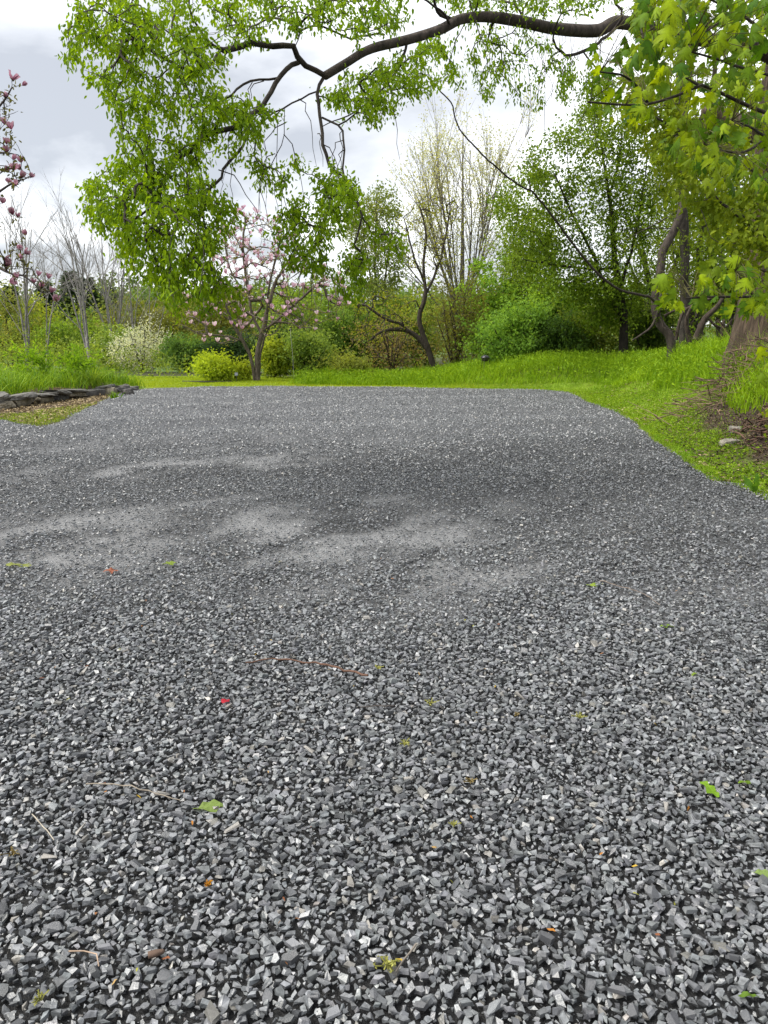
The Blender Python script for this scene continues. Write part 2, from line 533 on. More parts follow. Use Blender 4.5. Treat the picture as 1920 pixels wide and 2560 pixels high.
# crushed stones
def hull_proto(npts, seed, flat, whole=False):
    r_ = np.random.default_rng(seed)
    p = r_.normal(0, 1, (npts, 3)); p = nrm(p) * r_.uniform(0.75, 1.0, (npts, 1))
    p[:, 0] *= r_.uniform(0.9, 1.25); p[:, 1] *= r_.uniform(0.6, 0.95); p[:, 2] = np.clip(p[:, 2], -0.7, r_.uniform(0.25, 0.6)) * flat
    bm = bmesh.new()
    for q in p: bm.verts.new(q)
    bmesh.ops.convex_hull(bm, input=bm.verts[:])
    for v in [v for v in bm.verts if not v.link_faces]: bm.verts.remove(v)
    bmesh.ops.triangulate(bm, faces=bm.faces[:])
    bm.verts.index_update()
    V = np.array([v.co[:] for v in bm.verts]); Fc = np.array([[v.index for v in f.verts] for f in bm.faces])
    bm.free()
    if not whole:
        nn = np.cross(V[Fc[:, 1]] - V[Fc[:, 0]], V[Fc[:, 2]] - V[Fc[:, 0]])
        ctr = V[Fc].mean(1) - V.mean(0)
        nn = nrm(nn * np.sign((nn * ctr).sum(1, keepdims=True)))
        Fc = Fc[nn[:, 2] > -0.55]
    return V * 0.5, Fc

def block_proto(seed, prism=False):
    """broken block or flat chip with a flat top"""
    r_ = np.random.default_rng(seed)
    m = 3 if prism else r_.choice([4, 4, 4, 5])
    a = np.arange(m) * 2 * np.pi / m + r_.normal(0, 0.28, m) + r_.uniform(0, 6)
    a = np.sort(a)
    e = r_.uniform(0.45, 0.85); h = r_.uniform(0.07, 0.20)
    top = np.stack([np.cos(a), np.sin(a) * e, h + r_.normal(0, 0.06, m)], -1) * np.array([0.5, 0.5, 1]) * r_.uniform(0.8, 1.05, (m, 1))
    bot = np.stack([np.cos(a), np.sin(a) * e, -h + r_.normal(0, 0.05, m)], -1) * np.array([0.5, 0.5, 1]) * r_.uniform(0.85, 1.2, (m, 1))
    top[:, :2] += r_.normal(0, 0.05, 2)
    V = np.concatenate([top, bot])
    F_ = [(0, k, k + 1) for k in range(1, m - 1)]
    for k in range(m):
        j = (k + 1) % m
        F_ += [(k, m + k, m + j), (k, m + j, j)]
    return V, np.array(F_)

proto_hi = [hull_proto(16, 100 + k, random.uniform(0.45, 0.8)) for k in range(14)] + [block_proto(140 + k) for k in range(16)]
proto_mid = [hull_proto(10, 200 + k, random.uniform(0.4, 0.75)) for k in range(12)] + [block_proto(240 + k) for k in range(34)]
proto_lo = [hull_proto(6, 300 + k, random.uniform(0.45, 0.75)) for k in range(10)] + [block_proto(340 + k, True) for k in range(22)]
pyr = []
for k in range(16):
    r_ = np.random.default_rng(400 + k)
    a = np.sort(r_.uniform(0, 2 * np.pi, 4) * 0.25 + np.arange(4) * np.pi / 2)
    V = np.stack([np.cos(a) * 0.5 * r_.uniform(.7, 1.2, 4), np.sin(a) * 0.45 * r_.uniform(.7, 1.2, 4), r_.uniform(-0.3, -0.1, 4)], -1)
    V = np.concatenate([V, [[r_.normal(0, .15), r_.normal(0, .15), r_.uniform(0.06, 0.20)]]])
    pyr.append((V, np.array([[0, 1, 4], [1, 2, 4], [2, 3, 4], [3, 0, 4]])))

def stone_cols(n, r_):
    v = 0.066 + 0.115 * r_.random(n) ** 1.3
    cc = v[:, None] * np.array([0.955, 1.0, 1.055]) * (1 + r_.normal(0, 0.012, (n, 3)))
    k = r_.random(n)
    cc[k < 0.03] = cc[k < 0.03] * np.array([1.35, 1.22, 1.05]) + 0.015
    cc[k > 0.993] = cc[k > 0.993] * 1.3 + 0.06
    return np.clip(cc, 0.01, 0.6)

def stones_at(x, y, z, size, protos, geo, r_, tilt=0.35):
    n = len(x)
    which = r_.integers(0, len(protos), n)
    cols = stone_cols(n, r_)
    az = r_.uniform(0, 2 * np.pi, n); tx = r_.normal(0, tilt, n); ty = r_.normal(0, tilt, n)
    for k, (V, Fc) in enumerate(protos):
        s = np.where(which == k)[0]
        if not len(s): continue
        m = len(V)
        ca, sa = np.cos(az[s]), np.sin(az[s]); cx, sx = np.cos(tx[s]), np.sin(tx[s]); cy, sy = np.cos(ty[s]), np.sin(ty[s])
        v = V[None] * size[s][:, None, None]
        a, b, c_ = v[..., 0], v[..., 1], v[..., 2]
        b, c_ = b * cx[:, None] - c_ * sx[:, None], b * sx[:, None] + c_ * cx[:, None]
        a, c_ = a * cy[:, None] + c_ * sy[:, None], -a * sy[:, None] + c_ * cy[:, None]
        a, b = a * ca[:, None] - b * sa[:, None], a * sa[:, None] + b * ca[:, None]
        W = np.stack([a + x[s][:, None], b + y[s][:, None], c_ + z[s][:, None]], -1).reshape(-1, 3)
        geo.add(W, [(np.arange(len(s))[:, None, None] * m + Fc[None]).reshape(-1, 3)], np.repeat(cols[s], m, 0))

def jgrid(y0, y1, sp, r_, jitter=0.9):
    ys = np.arange(y0, y1, sp)
    out = []
    for yy in ys:
        h = 0.52 * yy + 1.15
        xs = np.arange(-h, h, sp)
        xs = xs[(np.abs(xs) < h - 0.85) | (r_.random(len(xs)) < 0.78)]
        out.append(np.stack([xs, np.full(len(xs), yy)], -1))
    p = np.concatenate(out)
    return p + r_.uniform(-0.5, 0.5, p.shape) * sp * jitter

geo = Geo()
r_ = np.random.default_rng(11)
near300 = []
def lay(y0, y1, sp, smin, smax, protos, lift, tilt, cull_f, shrink_f, keep_near=0, fade_in=None, fade_out=None):
    p = jgrid(y0, y1, sp, r_)
    x, y = p.T
    sd = pad_sd(x, y)
    f = fines(x, y)
    sd = sd + 0.62 * (fbm(x * 1.2, y * 1.2, 71, 5) - 0.5)
    ok = (sd < 0.02 + 1.0 * r_.random(len(x)) ** 7) & (r_.random(len(x)) > f * cull_f)
    if fade_in: ok &= r_.random(len(x)) < (y - fade_in[0]) / (fade_in[1] - fade_in[0])
    if fade_out: ok &= r_.random(len(x)) > (y - fade_out[0]) / (fade_out[1] - fade_out[0])
    x, y, sd, f = x[ok], y[ok], sd[ok], f[ok]
    s = smin + (smax - smin) * r_.random(len(x)) ** 1.5
    s = s * (1 - shrink_f * f)
    z = gravel_z(x, y, sd) + s * lift * r_.uniform(0.4, 1.3, len(x)) - np.where(sd > 0, 0.02, 0)
    if keep_near:
        # the stones that show largest become single pieces
        vis = (np.abs(x) < 0.48 * np.sqrt(y * y + CAM_H ** 2) * 0.93) & (y > 1.36)
        rank = np.where(vis, s / np.sqrt(y * y + CAM_H ** 2), 0)
        top = np.argsort(-rank)[:keep_near]
        for k in top: near300.append((x[k], y[k], z[k], s[k]))
        m = np.ones(len(x), bool); m[top] = False
        x, y, z, s = x[m], y[m], z[m], s[m]
    stones_at(x, y, z, s, protos, geo, r_, tilt)

lay(1.0, 6.0, 0.088, 0.030, 0.050, proto_hi, 0.40, 0.22, 0.50, 0.20, 300, None, (3.8, 6.0))
lay(1.0, 6.0, 0.0188, 0.015, 0.036, proto_mid, 0.30, 0.27, 0.25, 0.28, 0, None, (3.8, 6.0))
lay(1.0, 4.0, 0.0205, 0.007, 0.014, proto_lo, 0.25, 0.55, 0.0, 0.0, 0, None, (2.6, 4.0))
lay(3.8, 12.5, 0.0290, 0.016, 0.042, proto_lo, 0.32, 0.27, 0.22, 0.25, 0, (3.8, 6.0), (8.0, 12.5))
lay(8.0, 26.0, 0.064, 0.024, 0.054, pyr, 0.36, 0.16, 0.22, 0.22, 0, (8.0, 12.5))
props(link('gravel', geo.mesh('gravel', M_stone), drive), kind='stuff')
# single stones
sm = []
for k in range(18):
    V, Fc = hull_proto(20, 500 + k, random.uniform(0.5, 0.85), True) if k % 2 else block_proto(520 + k)
    col = stone_cols(40, np.random.default_rng(600 + k))[k % 40]
    sm.append(mesh_np('stone', V, [Fc], np.broadcast_to(col, V.shape), False, M_stone))
for k, (x, y, z, s) in enumerate(near300):
    o = link('stone', sm[k % len(sm)], drive)
    o.location = (x, y, z)
    o.scale = (s, s * random.uniform(0.8, 1.1), s * random.uniform(0.8, 1.1))
    o.rotation_euler = (random.gauss(0, 0.3), random.gauss(0, 0.3), random.uniform(0, 6.28))
print('gravel tris', sum(len(f) for v in geo.F.values() for f in v))

# ------------------------------------------------------------------ plants: shared builders
def in_poly(poly, n, r_):
    poly = np.asarray(poly, float)
    lo, hi = poly.min(0), poly.max(0)
    out = []
    while sum(len(o) for o in out) < n:
        p = r_.uniform(lo, hi, (n * 3, 2))
        ins = np.zeros(len(p), bool)
        for a, b in zip(poly, np.roll(poly, -1, 0)):
            c_ = (a[1] > p[:, 1]) != (b[1] > p[:, 1])
            ins ^= c_ & (p[:, 0] < (b[0] - a[0]) * (p[:, 1] - a[1]) / ((b[1] - a[1]) or 1e-9) + a[0])
        out.append(p[ins])
    return np.concatenate(out)[:n]

def clumped(center, rad, n, r_, clumps=14, tight=0.30, shell=0.55, zmin=None):
    """twig ends gathered in uneven clumps inside an ellipsoid"""
    d = nrm(r_.normal(0, 1, (clumps, 3)))
    rr = shell + (1 - shell) * r_.random((clumps, 1)) ** 0.6
    cc = d * rr * r_.uniform(0.75, 1.12, (clumps, 1))
    k = r_.integers(0, clumps, n)
    p = cc[k] + r_.normal(0, tight, (n, 3))
    p = np.asarray(center) + p * np.asarray(rad)
    if zmin is not None: p[:, 2] = np.maximum(p[:, 2], zmin + r_.random(n) * 0.3)
    return p

def poly_attr(poly, n, Y0, dY, r_):
    p = in_poly(poly, n, r_)
    return PD(p[:, 0], p[:, 1], Y0 + r_.normal(0, dY, n))

def make_tree(name, label, base, stems, attr, leaf=None, cat='tree', group=None, bark=(0.035, 0.028, 0.022), ds=0.2, twig_r=0.004,
              droop=0.0, back=0.7, sides=7, tsides=3, live=0.25, seed=1, power=0.5, leafmat=None, bark_mat=None, crown='crown', jit=0.04, trunk_name='trunk'):
    S, W, E = grow(stems, attr, ds, twig_r, droop, back, power, jit, live, seed)
    rt = root(name, base, label, cat, group)
    if trunk_name == 'roots':
        for P, R in S:
            g = Geo(); tube(g, P, R, sides, bark)
            link('root', g.mesh('root', bark_mat or M_bark, base, True), rt)
    else:
        g = Geo()
        for P, R in S: tube(g, P, R, sides, bark)
        link(trunk_name, g.mesh(trunk_name, bark_mat or M_bark, base, True), rt)
    if W:
        g = Geo()
        for P, R in W: tube(g, P, R, tsides if R[0] < 0.03 else 5, bark, cap=False)
        link('branches', g.mesh('branches', M_twig, base, True), rt)['kind'] = 'stuff'
    if leaf:
        g = Geo()
        for lf in (leaf if isinstance(leaf, list) else [leaf]):
            r_ = np.random.default_rng(seed + 50)
            lf = dict(lf); kind = lf.get('kind', 2)
            p, ax, no, L, Wd, cc = scatter_leaves(E, lf['per'], lf['spread'], lf['L'], lf['W'], lf['A'], lf['B'], r_, lf.get('hang', 0.4), kind, lf.get('flat', 0.6))
            if 'keep' in lf:
                m = r_.random(len(p)) < lf['keep']
                p, ax, no, L, Wd, cc = p[m], ax[m], no[m], L[m], Wd[m], cc[m]
            leaf_geo(g, p, ax, no, L, Wd, cc, 0.18, kind)
        o = link(crown, g.mesh(crown, leafmat or M_leaf, base), rt)
        o['kind'] = 'stuff'
    return rt, S, W, E

def fan(base, tops, r0, r1, mid=0.5, bow=0.0, r_=rng):
    """a stem from the base to each top"""
    out = []
    for t in tops:
        b = np.asarray(base, float); t = np.asarray(t, float)
        m = b + (t - b) * mid + np.array([bow * (b[0] - t[0]), 0, 0.06 * np.linalg.norm(t - b)]) + r_.normal(0, 0.03, 3) * np.linalg.norm(t - b)
        out.append((np.stack([b, m, t]), r0, r1))
    return out

def blades(geo, x, y, z, h, w, lean, col, r_, seg=2):
    """grass blades: bent tapering strips"""
    n = len(x)
    az = r_.uniform(0, 2 * np.pi, n)
    d = np.stack([np.cos(az), np.sin(az), np.zeros(n)], -1)
    s = np.stack([-np.sin(az), np.cos(az), np.zeros(n)], -1)
    tw = r_.uniform(-1.2, 1.2, n)[:, None]
    s = nrm(s * np.cos(tw) + d * np.sin(tw))
    b = np.stack([x, y, z], -1)
    h = np.asarray(h)[:, None]; w = np.broadcast_to(w, (n,))[:, None]; lean = np.broadcast_to(lean, (n,))[:, None]
    rows = []
    for k in range(seg + 1):
        t = k / seg
        c_ = b + np.array([0, 0, 1.0]) * h * (t - 0.35 * lean * t ** 3) + d * h * lean * t ** 2
        ww = w * (1 - t ** 1.6) * 0.5
        if k < seg: rows += [c_ - s * ww, c_ + s * ww]
        else: rows += [c_]
    m = len(rows)
    V = np.stack(rows, 1).reshape(-1, 3)
    k0 = np.arange(n)[:, None] * m
    fs = []
    for k in range(seg - 1):
        a = 2 * k
        fs.append(k0 + np.array([[a, a + 1, a + 3, a + 2]]))
    fs.append(k0 + np.array([[m - 3, m - 2, m - 1]]))
    cc = np.repeat(np.broadcast_to(col, (n, 3)), m, 0)
    geo.add(V, fs, cc)

# ------------------------------------------------------------------ far wood on the hillside
r_ = np.random.default_rng(21)
g = Geo(); tg = Geo()
n_w = 420
wx = r_.uniform(-1, 1, n_w); wy = 66 + 120 * r_.random(n_w) ** 0.8
wx = wx * (0.62 * wy) - 2
for k in range(n_w):
    x, y = wx[k], wy[k]
    z = float(ground_z(np.array([x]), np.array([y]), np.array([50.0]))[0])
    h = r_.uniform(4.5, 8); w = h * r_.uniform(0.34, 0.5)
    A = np.array([0.11, 0.165, 0.035]) * r_.uniform(0.7, 1.25) * np.array([r_.uniform(0.8, 1.3), 1, 1])
    npt = 170
    p = clumped((x, y, z + h * 0.58), (w, w, h * 0.45), npt, r_, 9, 0.26)
    L = 0.0062 * y * r_.uniform(0.6, 1.3, npt)
    leaf_geo(g, p, r_.normal(0, 1, (npt, 3)), r_.normal(0, 0.6, (npt, 3)) + np.array([0, -0.4, 1]), L * 0.75, L * 0.6, mixcol(A * 0.8, A * 1.3, r_.random(npt)))
    tube(tg, np.array([[x, y, z - 0.3], [x + r_.normal(0, .2), y, z + h * 0.5], [x + r_.normal(0, .4), y, z + h * 0.9]]), [0.16, 0.11, 0.03], 4, (0.06, 0.055, 0.05))
o = link('hillside_wood', g.mesh('hillside_wood', M_leaf)); props(o, 'spring green wood covering the hillside behind everything', 'wood', None, 'stuff')
link('trunks', tg.mesh('trunks', M_twig), o)['kind'] = 'stuff'

# dark pines on the ridge
pine_spots = [(95, 612, 118, 'leftmost dark pine on the ridge behind the bare trees', 1.0), (150, 590, 112, 'tallest dark pine on the ridge, left of the hanging foliage', 1.15),
              (187, 604, 120, 'dark pine between the two leaning bare trees on the ridge', 1.0), (20, 622, 125, 'dark pine on the ridge at the left edge of the picture', 1.0), (232, 622, 125, 'low dark pine on the ridge behind the upright bare tree', 0.9)]
for k, (dx, dy, yy, lab, sc) in enumerate(pine_spots):
    top = PD(dx, dy, yy)
    zb = float(ground_z(np.array([top[0]]), np.array([yy * 1.0]), np.array([50.0]))[0])
    h = max(top[2] - zb, 7.0)
    base = np.array([top[0], yy, top[2] - h])
    rt = root('pine_tree', base, lab, 'pine tree', 'dark pines on the ridge')
    tgp = Geo(); tube(tgp, np.array([base, base + [0, 0, h * 0.6], base + [0, 0, h]]), [0.22, 0.13, 0.03], 5, (0.05, 0.04, 0.03))
    link('trunk', tgp.mesh('trunk', M_bark, base, True), rt)
    gp = Geo(); n = 900
    t = r_.random(n) ** 0.75
    lay_ = np.round(t * 11) / 11
    rad = (1 - lay_) * h * 0.24 * r_.uniform(0.35, 1.1, n) + 0.25
    az = r_.uniform(0, 6.28, n)
    p = base + np.stack([np.cos(az) * rad, np.sin(az) * rad, h * (0.22 + 0.78 * lay_) + r_.normal(0, 0.15, n) - rad * 0.1], -1)
    ax = np.stack([np.cos(az), np.sin(az), np.full(n, -0.1)], -1) + r_.normal(0, .3, (n, 3))
    leaf_geo(gp, p, ax, r_.normal(0, .4, (n, 3)) + [0, 0, 1], r_.uniform(0.6, 1.2, n), r_.uniform(0.35, 0.6, n), mixcol((0.020, 0.042, 0.020), (0.045, 0.075, 0.032), r_.random(n)))
    link('crown', gp.mesh('crown', M_leaf, base), rt)['kind'] = 'stuff'

def zat(x, y):
    return float(ground_z(np.array([float(x)]), np.array([float(y)]))[0])

def on_ground(dx, Y):
    """world point on the ground under a photo column"""
    p = PD(dx, 700, Y)
    return np.array([p[0], Y, zat(p[0], Y)])

# ------------------------------------------------------------------ bare trees on the left
bare = [
    (on_ground(48, 44), [(12, 455), (30, 470), (52, 445), (78, 470), (100, 520)], [(0, 440), (60, 430), (105, 480), (112, 560), (70, 610), (10, 620), (-20, 520)], 140, 'bare grey tree at the left edge behind the raised bed'),
    (on_ground(190, 40), [(118, 520), (138, 492), (160, 488), (178, 505)], [(105, 560), (125, 495), (165, 478), (200, 510), (190, 620), (140, 600)], 130, 'bare leaning tree with grey limbs behind the daylily bed, left of two'),
    (on_ground(243, 46), [(172, 490), (195, 478), (225, 480), (252, 490), (270, 520)], [(165, 520), (190, 470), (250, 470), (285, 520), (275, 610), (210, 600)], 150, 'bare upright tree with fanning limbs beside the hanging green foliage'),
    (on_ground(283, 52), [(276, 560), (292, 550), (300, 575)], [(262, 600), (285, 540), (305, 570), (300, 640)], 50, 'thin bare tree just right of the fanning bare tree'),
    (on_ground(322, 56), [(318, 570), (330, 560)], [(308, 610), (325, 548), (342, 580), (335, 650)], 45, 'thin dark bare tree behind the lowest hanging foliage'),
    (on_ground(92, 47), [(84, 520), (104, 540)], [(75, 560), (92, 500), (118, 540), (108, 640)], 60, 'slim bare tree between the left bare tree and the leaning one'),
]
def branchy(p, d, L, r, depth, r_, out, up=0.35, spread=0.38, kids=(4, 6)):
    """ascending limbs that fork into ever finer twigs"""
    n = 6
    pts = [np.asarray(p, float)]
    d = nrm(np.asarray(d, float))
    for k in range(n):
        d = nrm(d + r_.normal(0, 0.06, 3) + np.array([0, 0, up * 0.10]))
        pts.append(pts[-1] + d * L / n)
    pts = np.array(pts)
    out.append((pts, np.linspace(r, r * 0.32, n + 1), depth))
    if depth == 0: return
    for k in range(r_.integers(*kids)):
        t = r_.uniform(0.25, 0.97)
        i_ = int(t * n); q = pts[i_]
        dd = nrm(nrm(pts[min(i_ + 1, n)] - pts[max(i_ - 1, 0)]) + r_.normal(0, spread, 3) * [1, 1, 0.5])
        branchy(q, dd, L * r_.uniform(0.42, 0.68) * (1.15 - 0.4 * t), max(r * 0.42, 0.005), depth - 1, r_, out, up, spread, kids)

for k, (b, tops, poly, n, lab) in enumerate(bare):
    r_ = np.random.default_rng(70 + k)
    Y0 = b[1]
    T = [PD(x, y, Y0 + r_.normal(0, 1.0)) for x, y in tops]
    tr = np.mean(T, 0)
    out = []
    for t in T:
        f0 = b + (tr - b) * r_.uniform(0.0, 0.22)
        branchy(f0, (t - f0) + [0, 0, 0], np.linalg.norm(t - f0) * 0.92, 0.062 if n > 100 else 0.045, 3 if n > 100 else 2, r_, out, 0.10, 0.38, (4, 6))
    rt = root('bare_tree', b, lab, 'bare tree', 'bare trees on the left')
    g = Geo(); tube(g, np.stack([b - [0, 0, .2], b + (tr - b) * 0.12, b + (tr - b) * 0.25]), [.13, .10, .08], 7, (0.20, 0.19, 0.18))
    for P_, R_, dp in out:
        if dp == (3 if n > 100 else 2): tube(g, P_, R_, 6, (0.20, 0.19, 0.18))
    link('trunk', g.mesh('trunk', M_bark, b, True), rt)
    g = Geo()
    for P_, R_, dp in out:
        if dp != (3 if n > 100 else 2): tube(g, P_[::2] if dp == 0 else P_, R_[::2] if dp == 0 else R_, 3, (0.24, 0.225, 0.215), cap=False)
    link('branches', g.mesh('branches', M_twig, b, True), rt)['kind'] = 'stuff'

# ------------------------------------------------------------------ background trees and thickets
G1, G2 = (0.075, 0.140, 0.016), (0.180, 0.270, 0.030)
Y1, Y2 = (0.13, 0.17, 0.02), (0.24, 0.26, 0.035)
D1, D2 = (0.022, 0.050, 0.010), (0.065, 0.115, 0.020)
P1, P2 = (0.16, 0.175, 0.050), (0.27, 0.265, 0.085)

def round_tree(name, label, dx, dtop, Y0, wD, n, per, A, B, L=0.12, spread=0.16, cat='tree', group='trees at the edge of the wood', seed=1, lowD=None, stems=3, bark=(0.05, 0.042, 0.034), clumps=16, keep=1.0, shell=0.55, tight=0.28):
    r_ = np.random.default_rng(seed)
    A, B = np.array(A) * 1.15, np.array(B) * 1.15
    b = on_ground(dx, Y0)
    top = PD(dx, dtop, Y0)
    h = top[2] - b[2]
    m_per = SC / F_PX * Y0
    w = wD * m_per
    low = h * 0.25 if lowD is None else max(0.1, PD(dx, lowD, Y0)[2] - b[2])
    cz = b[2] + (low + h) / 2; rz = (h - low) / 2
    at = clumped((b[0], Y0, cz), (w, w * 0.8, rz), n, r_, clumps, tight, shell, b[2] + 0.1)
    T = [np.array([b[0] + r_.normal(0, 0.45) * w, Y0 + r_.normal(0, 0.4) * w, b[2] + low + (h - low) * r_.uniform(0.55, 0.9)]) for _ in range(stems)]
    st = fan(b, T, 0.012 * h + 0.02, 0.012, 0.5)
    return make_tree(name, label, b, st, at, dict(per=per, spread=spread, L=L, W=L * 0.62, A=A, B=B, keep=keep), cat, group, bark, 0.35, 0.006, 0, 0.8, 6, 3, 0.15, seed)

# soft trees below the ridge on the left
for k, (dx, dt, Y0, w, lab, A, B) in enumerate([
        (20, 640, 58, 60, 'pale green round tree at the left edge below the ridge', G1, P2),
        (95, 655, 62, 62, 'yellow green round tree between the left bare trees', G2, Y2),
        (150, 690, 55, 55, 'low mid green tree behind the leaning bare tree', G1, G2),
        (225, 680, 64, 60, 'pale green tree behind the white blossoming shrub', G1, P2),
        (300, 650, 60, 60, 'olive green tree behind the tip of the hanging foliage', (0.08, 0.10, 0.02), (0.17, 0.18, 0.035)),
        (385, 655, 58, 60, 'yellow olive tree behind the left side of the pink magnolia', (0.09, 0.11, 0.02), (0.19, 0.20, 0.035)),
        (470, 620, 52, 60, 'olive tree straight behind the left half of the pink magnolia', (0.07, 0.09, 0.02), (0.16, 0.17, 0.03)),
        (655, 600, 50, 62, 'mid green tree behind the right half of the pink magnolia', G1, G2)]):
    round_tree('leafy_tree', lab, dx, dt, Y0, w, 150, 26, A, B, 0.22, 0.26, 'tree', 'soft green trees below the ridge', 120 + k, 780)

# tall pale tree in the middle
r_ = np.random.default_rng(31)
b = on_ground(1000, 42)
poly = [(1000, 232), (1040, 250), (1075, 320), (1095, 430), (1085, 540), (1060, 600), (960, 610), (920, 580), (850, 560), (842, 420), (865, 350), (890, 330), (930, 265), (965, 235)]
at = poly_attr(poly, 680, 42, 1.3, r_)
T = [PD(x, y, 42 + r_.normal(0, .8)) for x, y in [(1000, 260), (960, 275), (1040, 300), (930, 330), (1070, 400), (900, 400), (985, 300), (870, 440)]]
out = []
for t in T + [PD(x, y, 42 + r_.normal(0, 1)) for x, y in [(1020, 245), (945, 300), (1060, 340), (880, 370), (1010, 330)]]:
    f0 = b + (T[0] - b) * r_.uniform(0.05, 0.22)
    branchy(f0, nrm(t - f0) + [0.12 * np.sign(t[0] - f0[0]), 0, 0], np.linalg.norm(t - f0) * 0.86, 0.06, 2, r_, out, 0.25, 0.30, (6, 9))
rt = root('tall_tree', b, 'tall pale tree with sparse yellow spring leaves standing against the sky', 'tree')
g = Geo(); tube(g, np.stack([b - [0, 0, .2], b + (T[0] - b) * .15, b + (T[0] - b) * .5, b + (T[0] - b) * .95]), [.19, .15, .09, .02], 8, (0.12, 0.108, 0.09))
for P_, R_, dp in out:
    if dp == 2: tube(g, P_, R_, 6, (0.12, 0.108, 0.09))
link('trunk', g.mesh('trunk', M_bark, b, True), rt)
g = Geo()
for P_, R_, dp in out:
    if dp < 2: tube(g, P_[::2] if dp == 0 else P_, R_[::2] if dp == 0 else R_, 3, (0.13, 0.118, 0.10), cap=False)
link('branches', g.mesh('branches', M_twig, b, True), rt)['kind'] = 'stuff'
E = np.array([P_[[1, 2, 3, 4, 5, 6]] for P_, R_, dp in out if dp < 2])
p, ax, no, L, Wd, cc = scatter_leaves(E, 18, 0.14, 0.10, 0.065, (0.26, 0.30, 0.12), (0.52, 0.52, 0.28), r_, 0.0)
g = Geo(); leaf_geo(g, p, ax, no, L, Wd, cc)
link('crown', g.mesh('crown', M_leaf, b), rt)['kind'] = 'stuff'

# pale green tree left of it
r_ = np.random.default_rng(32)
b = on_ground(815, 40)
poly = [(800, 400), (850, 395), (870, 470), (880, 560), (860, 640), (760, 640), (735, 560), (745, 460), (775, 420)]
at = poly_attr(poly, 260, 40, 1.3, r_)
st = fan(b, [PD(815, 420, 40), PD(780, 480, 40.5), PD(850, 470, 39.5), PD(760, 560, 40)], 0.12, 0.012)
make_tree('slender_tree', 'slender light green tree left of the tall pale tree', b, st, at,
          dict(per=30, spread=0.2, L=0.15, W=0.09, A=(0.10, 0.15, 0.03), B=(0.20, 0.25, 0.06)), 'tree', 'trees at the edge of the wood', (0.07, 0.06, 0.05), 0.4, 0.007, 0, 1.1, 6, 3, 0.3, 32)

# bent young tree with the arching trunk
r_ = np.random.default_rng(33)
b = on_ground(945, 29.5)
Y0 = 29.5
st = [(np.concatenate([[b], PD([925, 905, 918, 915, 920, 905], [755, 690, 640, 570, 500, 440], [Y0] * 6)]), 0.13, 0.012),
      (np.concatenate([PD([925], [755], [Y0]), PD([895, 860, 825, 800], [722, 712, 716, 735], [Y0, Y0 - .3, Y0 - .6, Y0 - .8])]), 0.12, 0.03),
      (np.stack([PD(880, 718, Y0 - .2), PD(868, 700, Y0 - .3), PD(835, 690, Y0 - .6), PD(790, 660, Y0 - .8)]), 0.06, 0.015),
      (np.stack([PD(918, 640, Y0), PD(945, 580, Y0 + .3), PD(965, 500, Y0 + .5), PD(975, 430, Y0 + .5)]), 0.05, 0.01),
      (np.stack([PD(916, 610, Y0), PD(890, 540, Y0 - .3), PD(872, 470, Y0 - .4)]), 0.04, 0.01)]
at = np.concatenate([poly_attr([(850, 470), (880, 430), (930, 410), (985, 420), (1010, 500), (990, 560), (930, 620), (880, 580)], 200, Y0, .8, r_),
                     poly_attr([(770, 640), (840, 620), (900, 650), (900, 700), (800, 760), (760, 720)], 170, Y0 - .4, .6, r_)])
make_tree('bent_tree', 'young tree with an arching bent trunk and a few yellow leaves', b, st, at,
          dict(per=9, spread=0.10, L=0.10, W=0.06, A=(0.15, 0.19, 0.02), B=(0.30, 0.31, 0.03), keep=0.45), 'tree', None, (0.045, 0.036, 0.028), 0.25, 0.006, 0.2, 0.7, 7, 3, 0.3, 33)

# dark green tree on the right
r_ = np.random.default_rng(34)
Y0 = 26.0
b = on_ground(1352, Y0)
poly = [(1130, 335), (1180, 290), (1240, 240), (1330, 225), (1410, 250), (1460, 330), (1450, 450), (1420, 560), (1395, 640), (1290, 650), (1200, 640), (1110, 610), (1085, 520), (1060, 430)]
at = np.concatenate([poly_attr(poly, 560, Y0, 1.1, r_), poly_attr([(1230, 600), (1330, 600), (1400, 680), (1340, 720), (1250, 700)], 90, Y0 + .5, .8, r_)])
st = [(np.concatenate([[b], PD([1348, 1340, 1330, 1322, 1312, 1300, 1290], [690, 640, 570, 480, 400, 320, 250], [Y0] * 7)]), 0.17, 0.012),
      (np.stack([PD(1345, 690, Y0), PD(1318, 640, Y0), PD(1300, 600, Y0 - .2), PD(1285, 560, Y0 - .3), PD(1240, 470, Y0 - .4), PD(1200, 380, Y0 - .4)]), 0.08, 0.012),
      (np.stack([PD(1340, 620, Y0), PD(1365, 540, Y0 + .3), PD(1385, 440, Y0 + .3), PD(1400, 330, Y0 + .4)]), 0.06, 0.012),
      (np.stack([PD(1330, 580, Y0), PD(1260, 580, Y0 - .5), PD(1190, 570, Y0 - .8), PD(1130, 560, Y0 - 1.0)]), 0.045, 0.012),
      (np.stack([PD(1316, 420, Y0), PD(1340, 340, Y0), PD(1345, 260, Y0)]), 0.04, 0.012)]
make_tree('dark_green_tree', 'dense dark green tree behind the tall grass, left of the big trunk', b, st, at,
          [dict(per=40, spread=0.19, L=0.11, W=0.075, A=(0.045, 0.095, 0.010), B=(0.19, 0.28, 0.022), hang=0.3)], 'tree', None, (0.022, 0.018, 0.014), 0.25, 0.004, 0.05, 0.8, 7, 3, 0.3, 34)

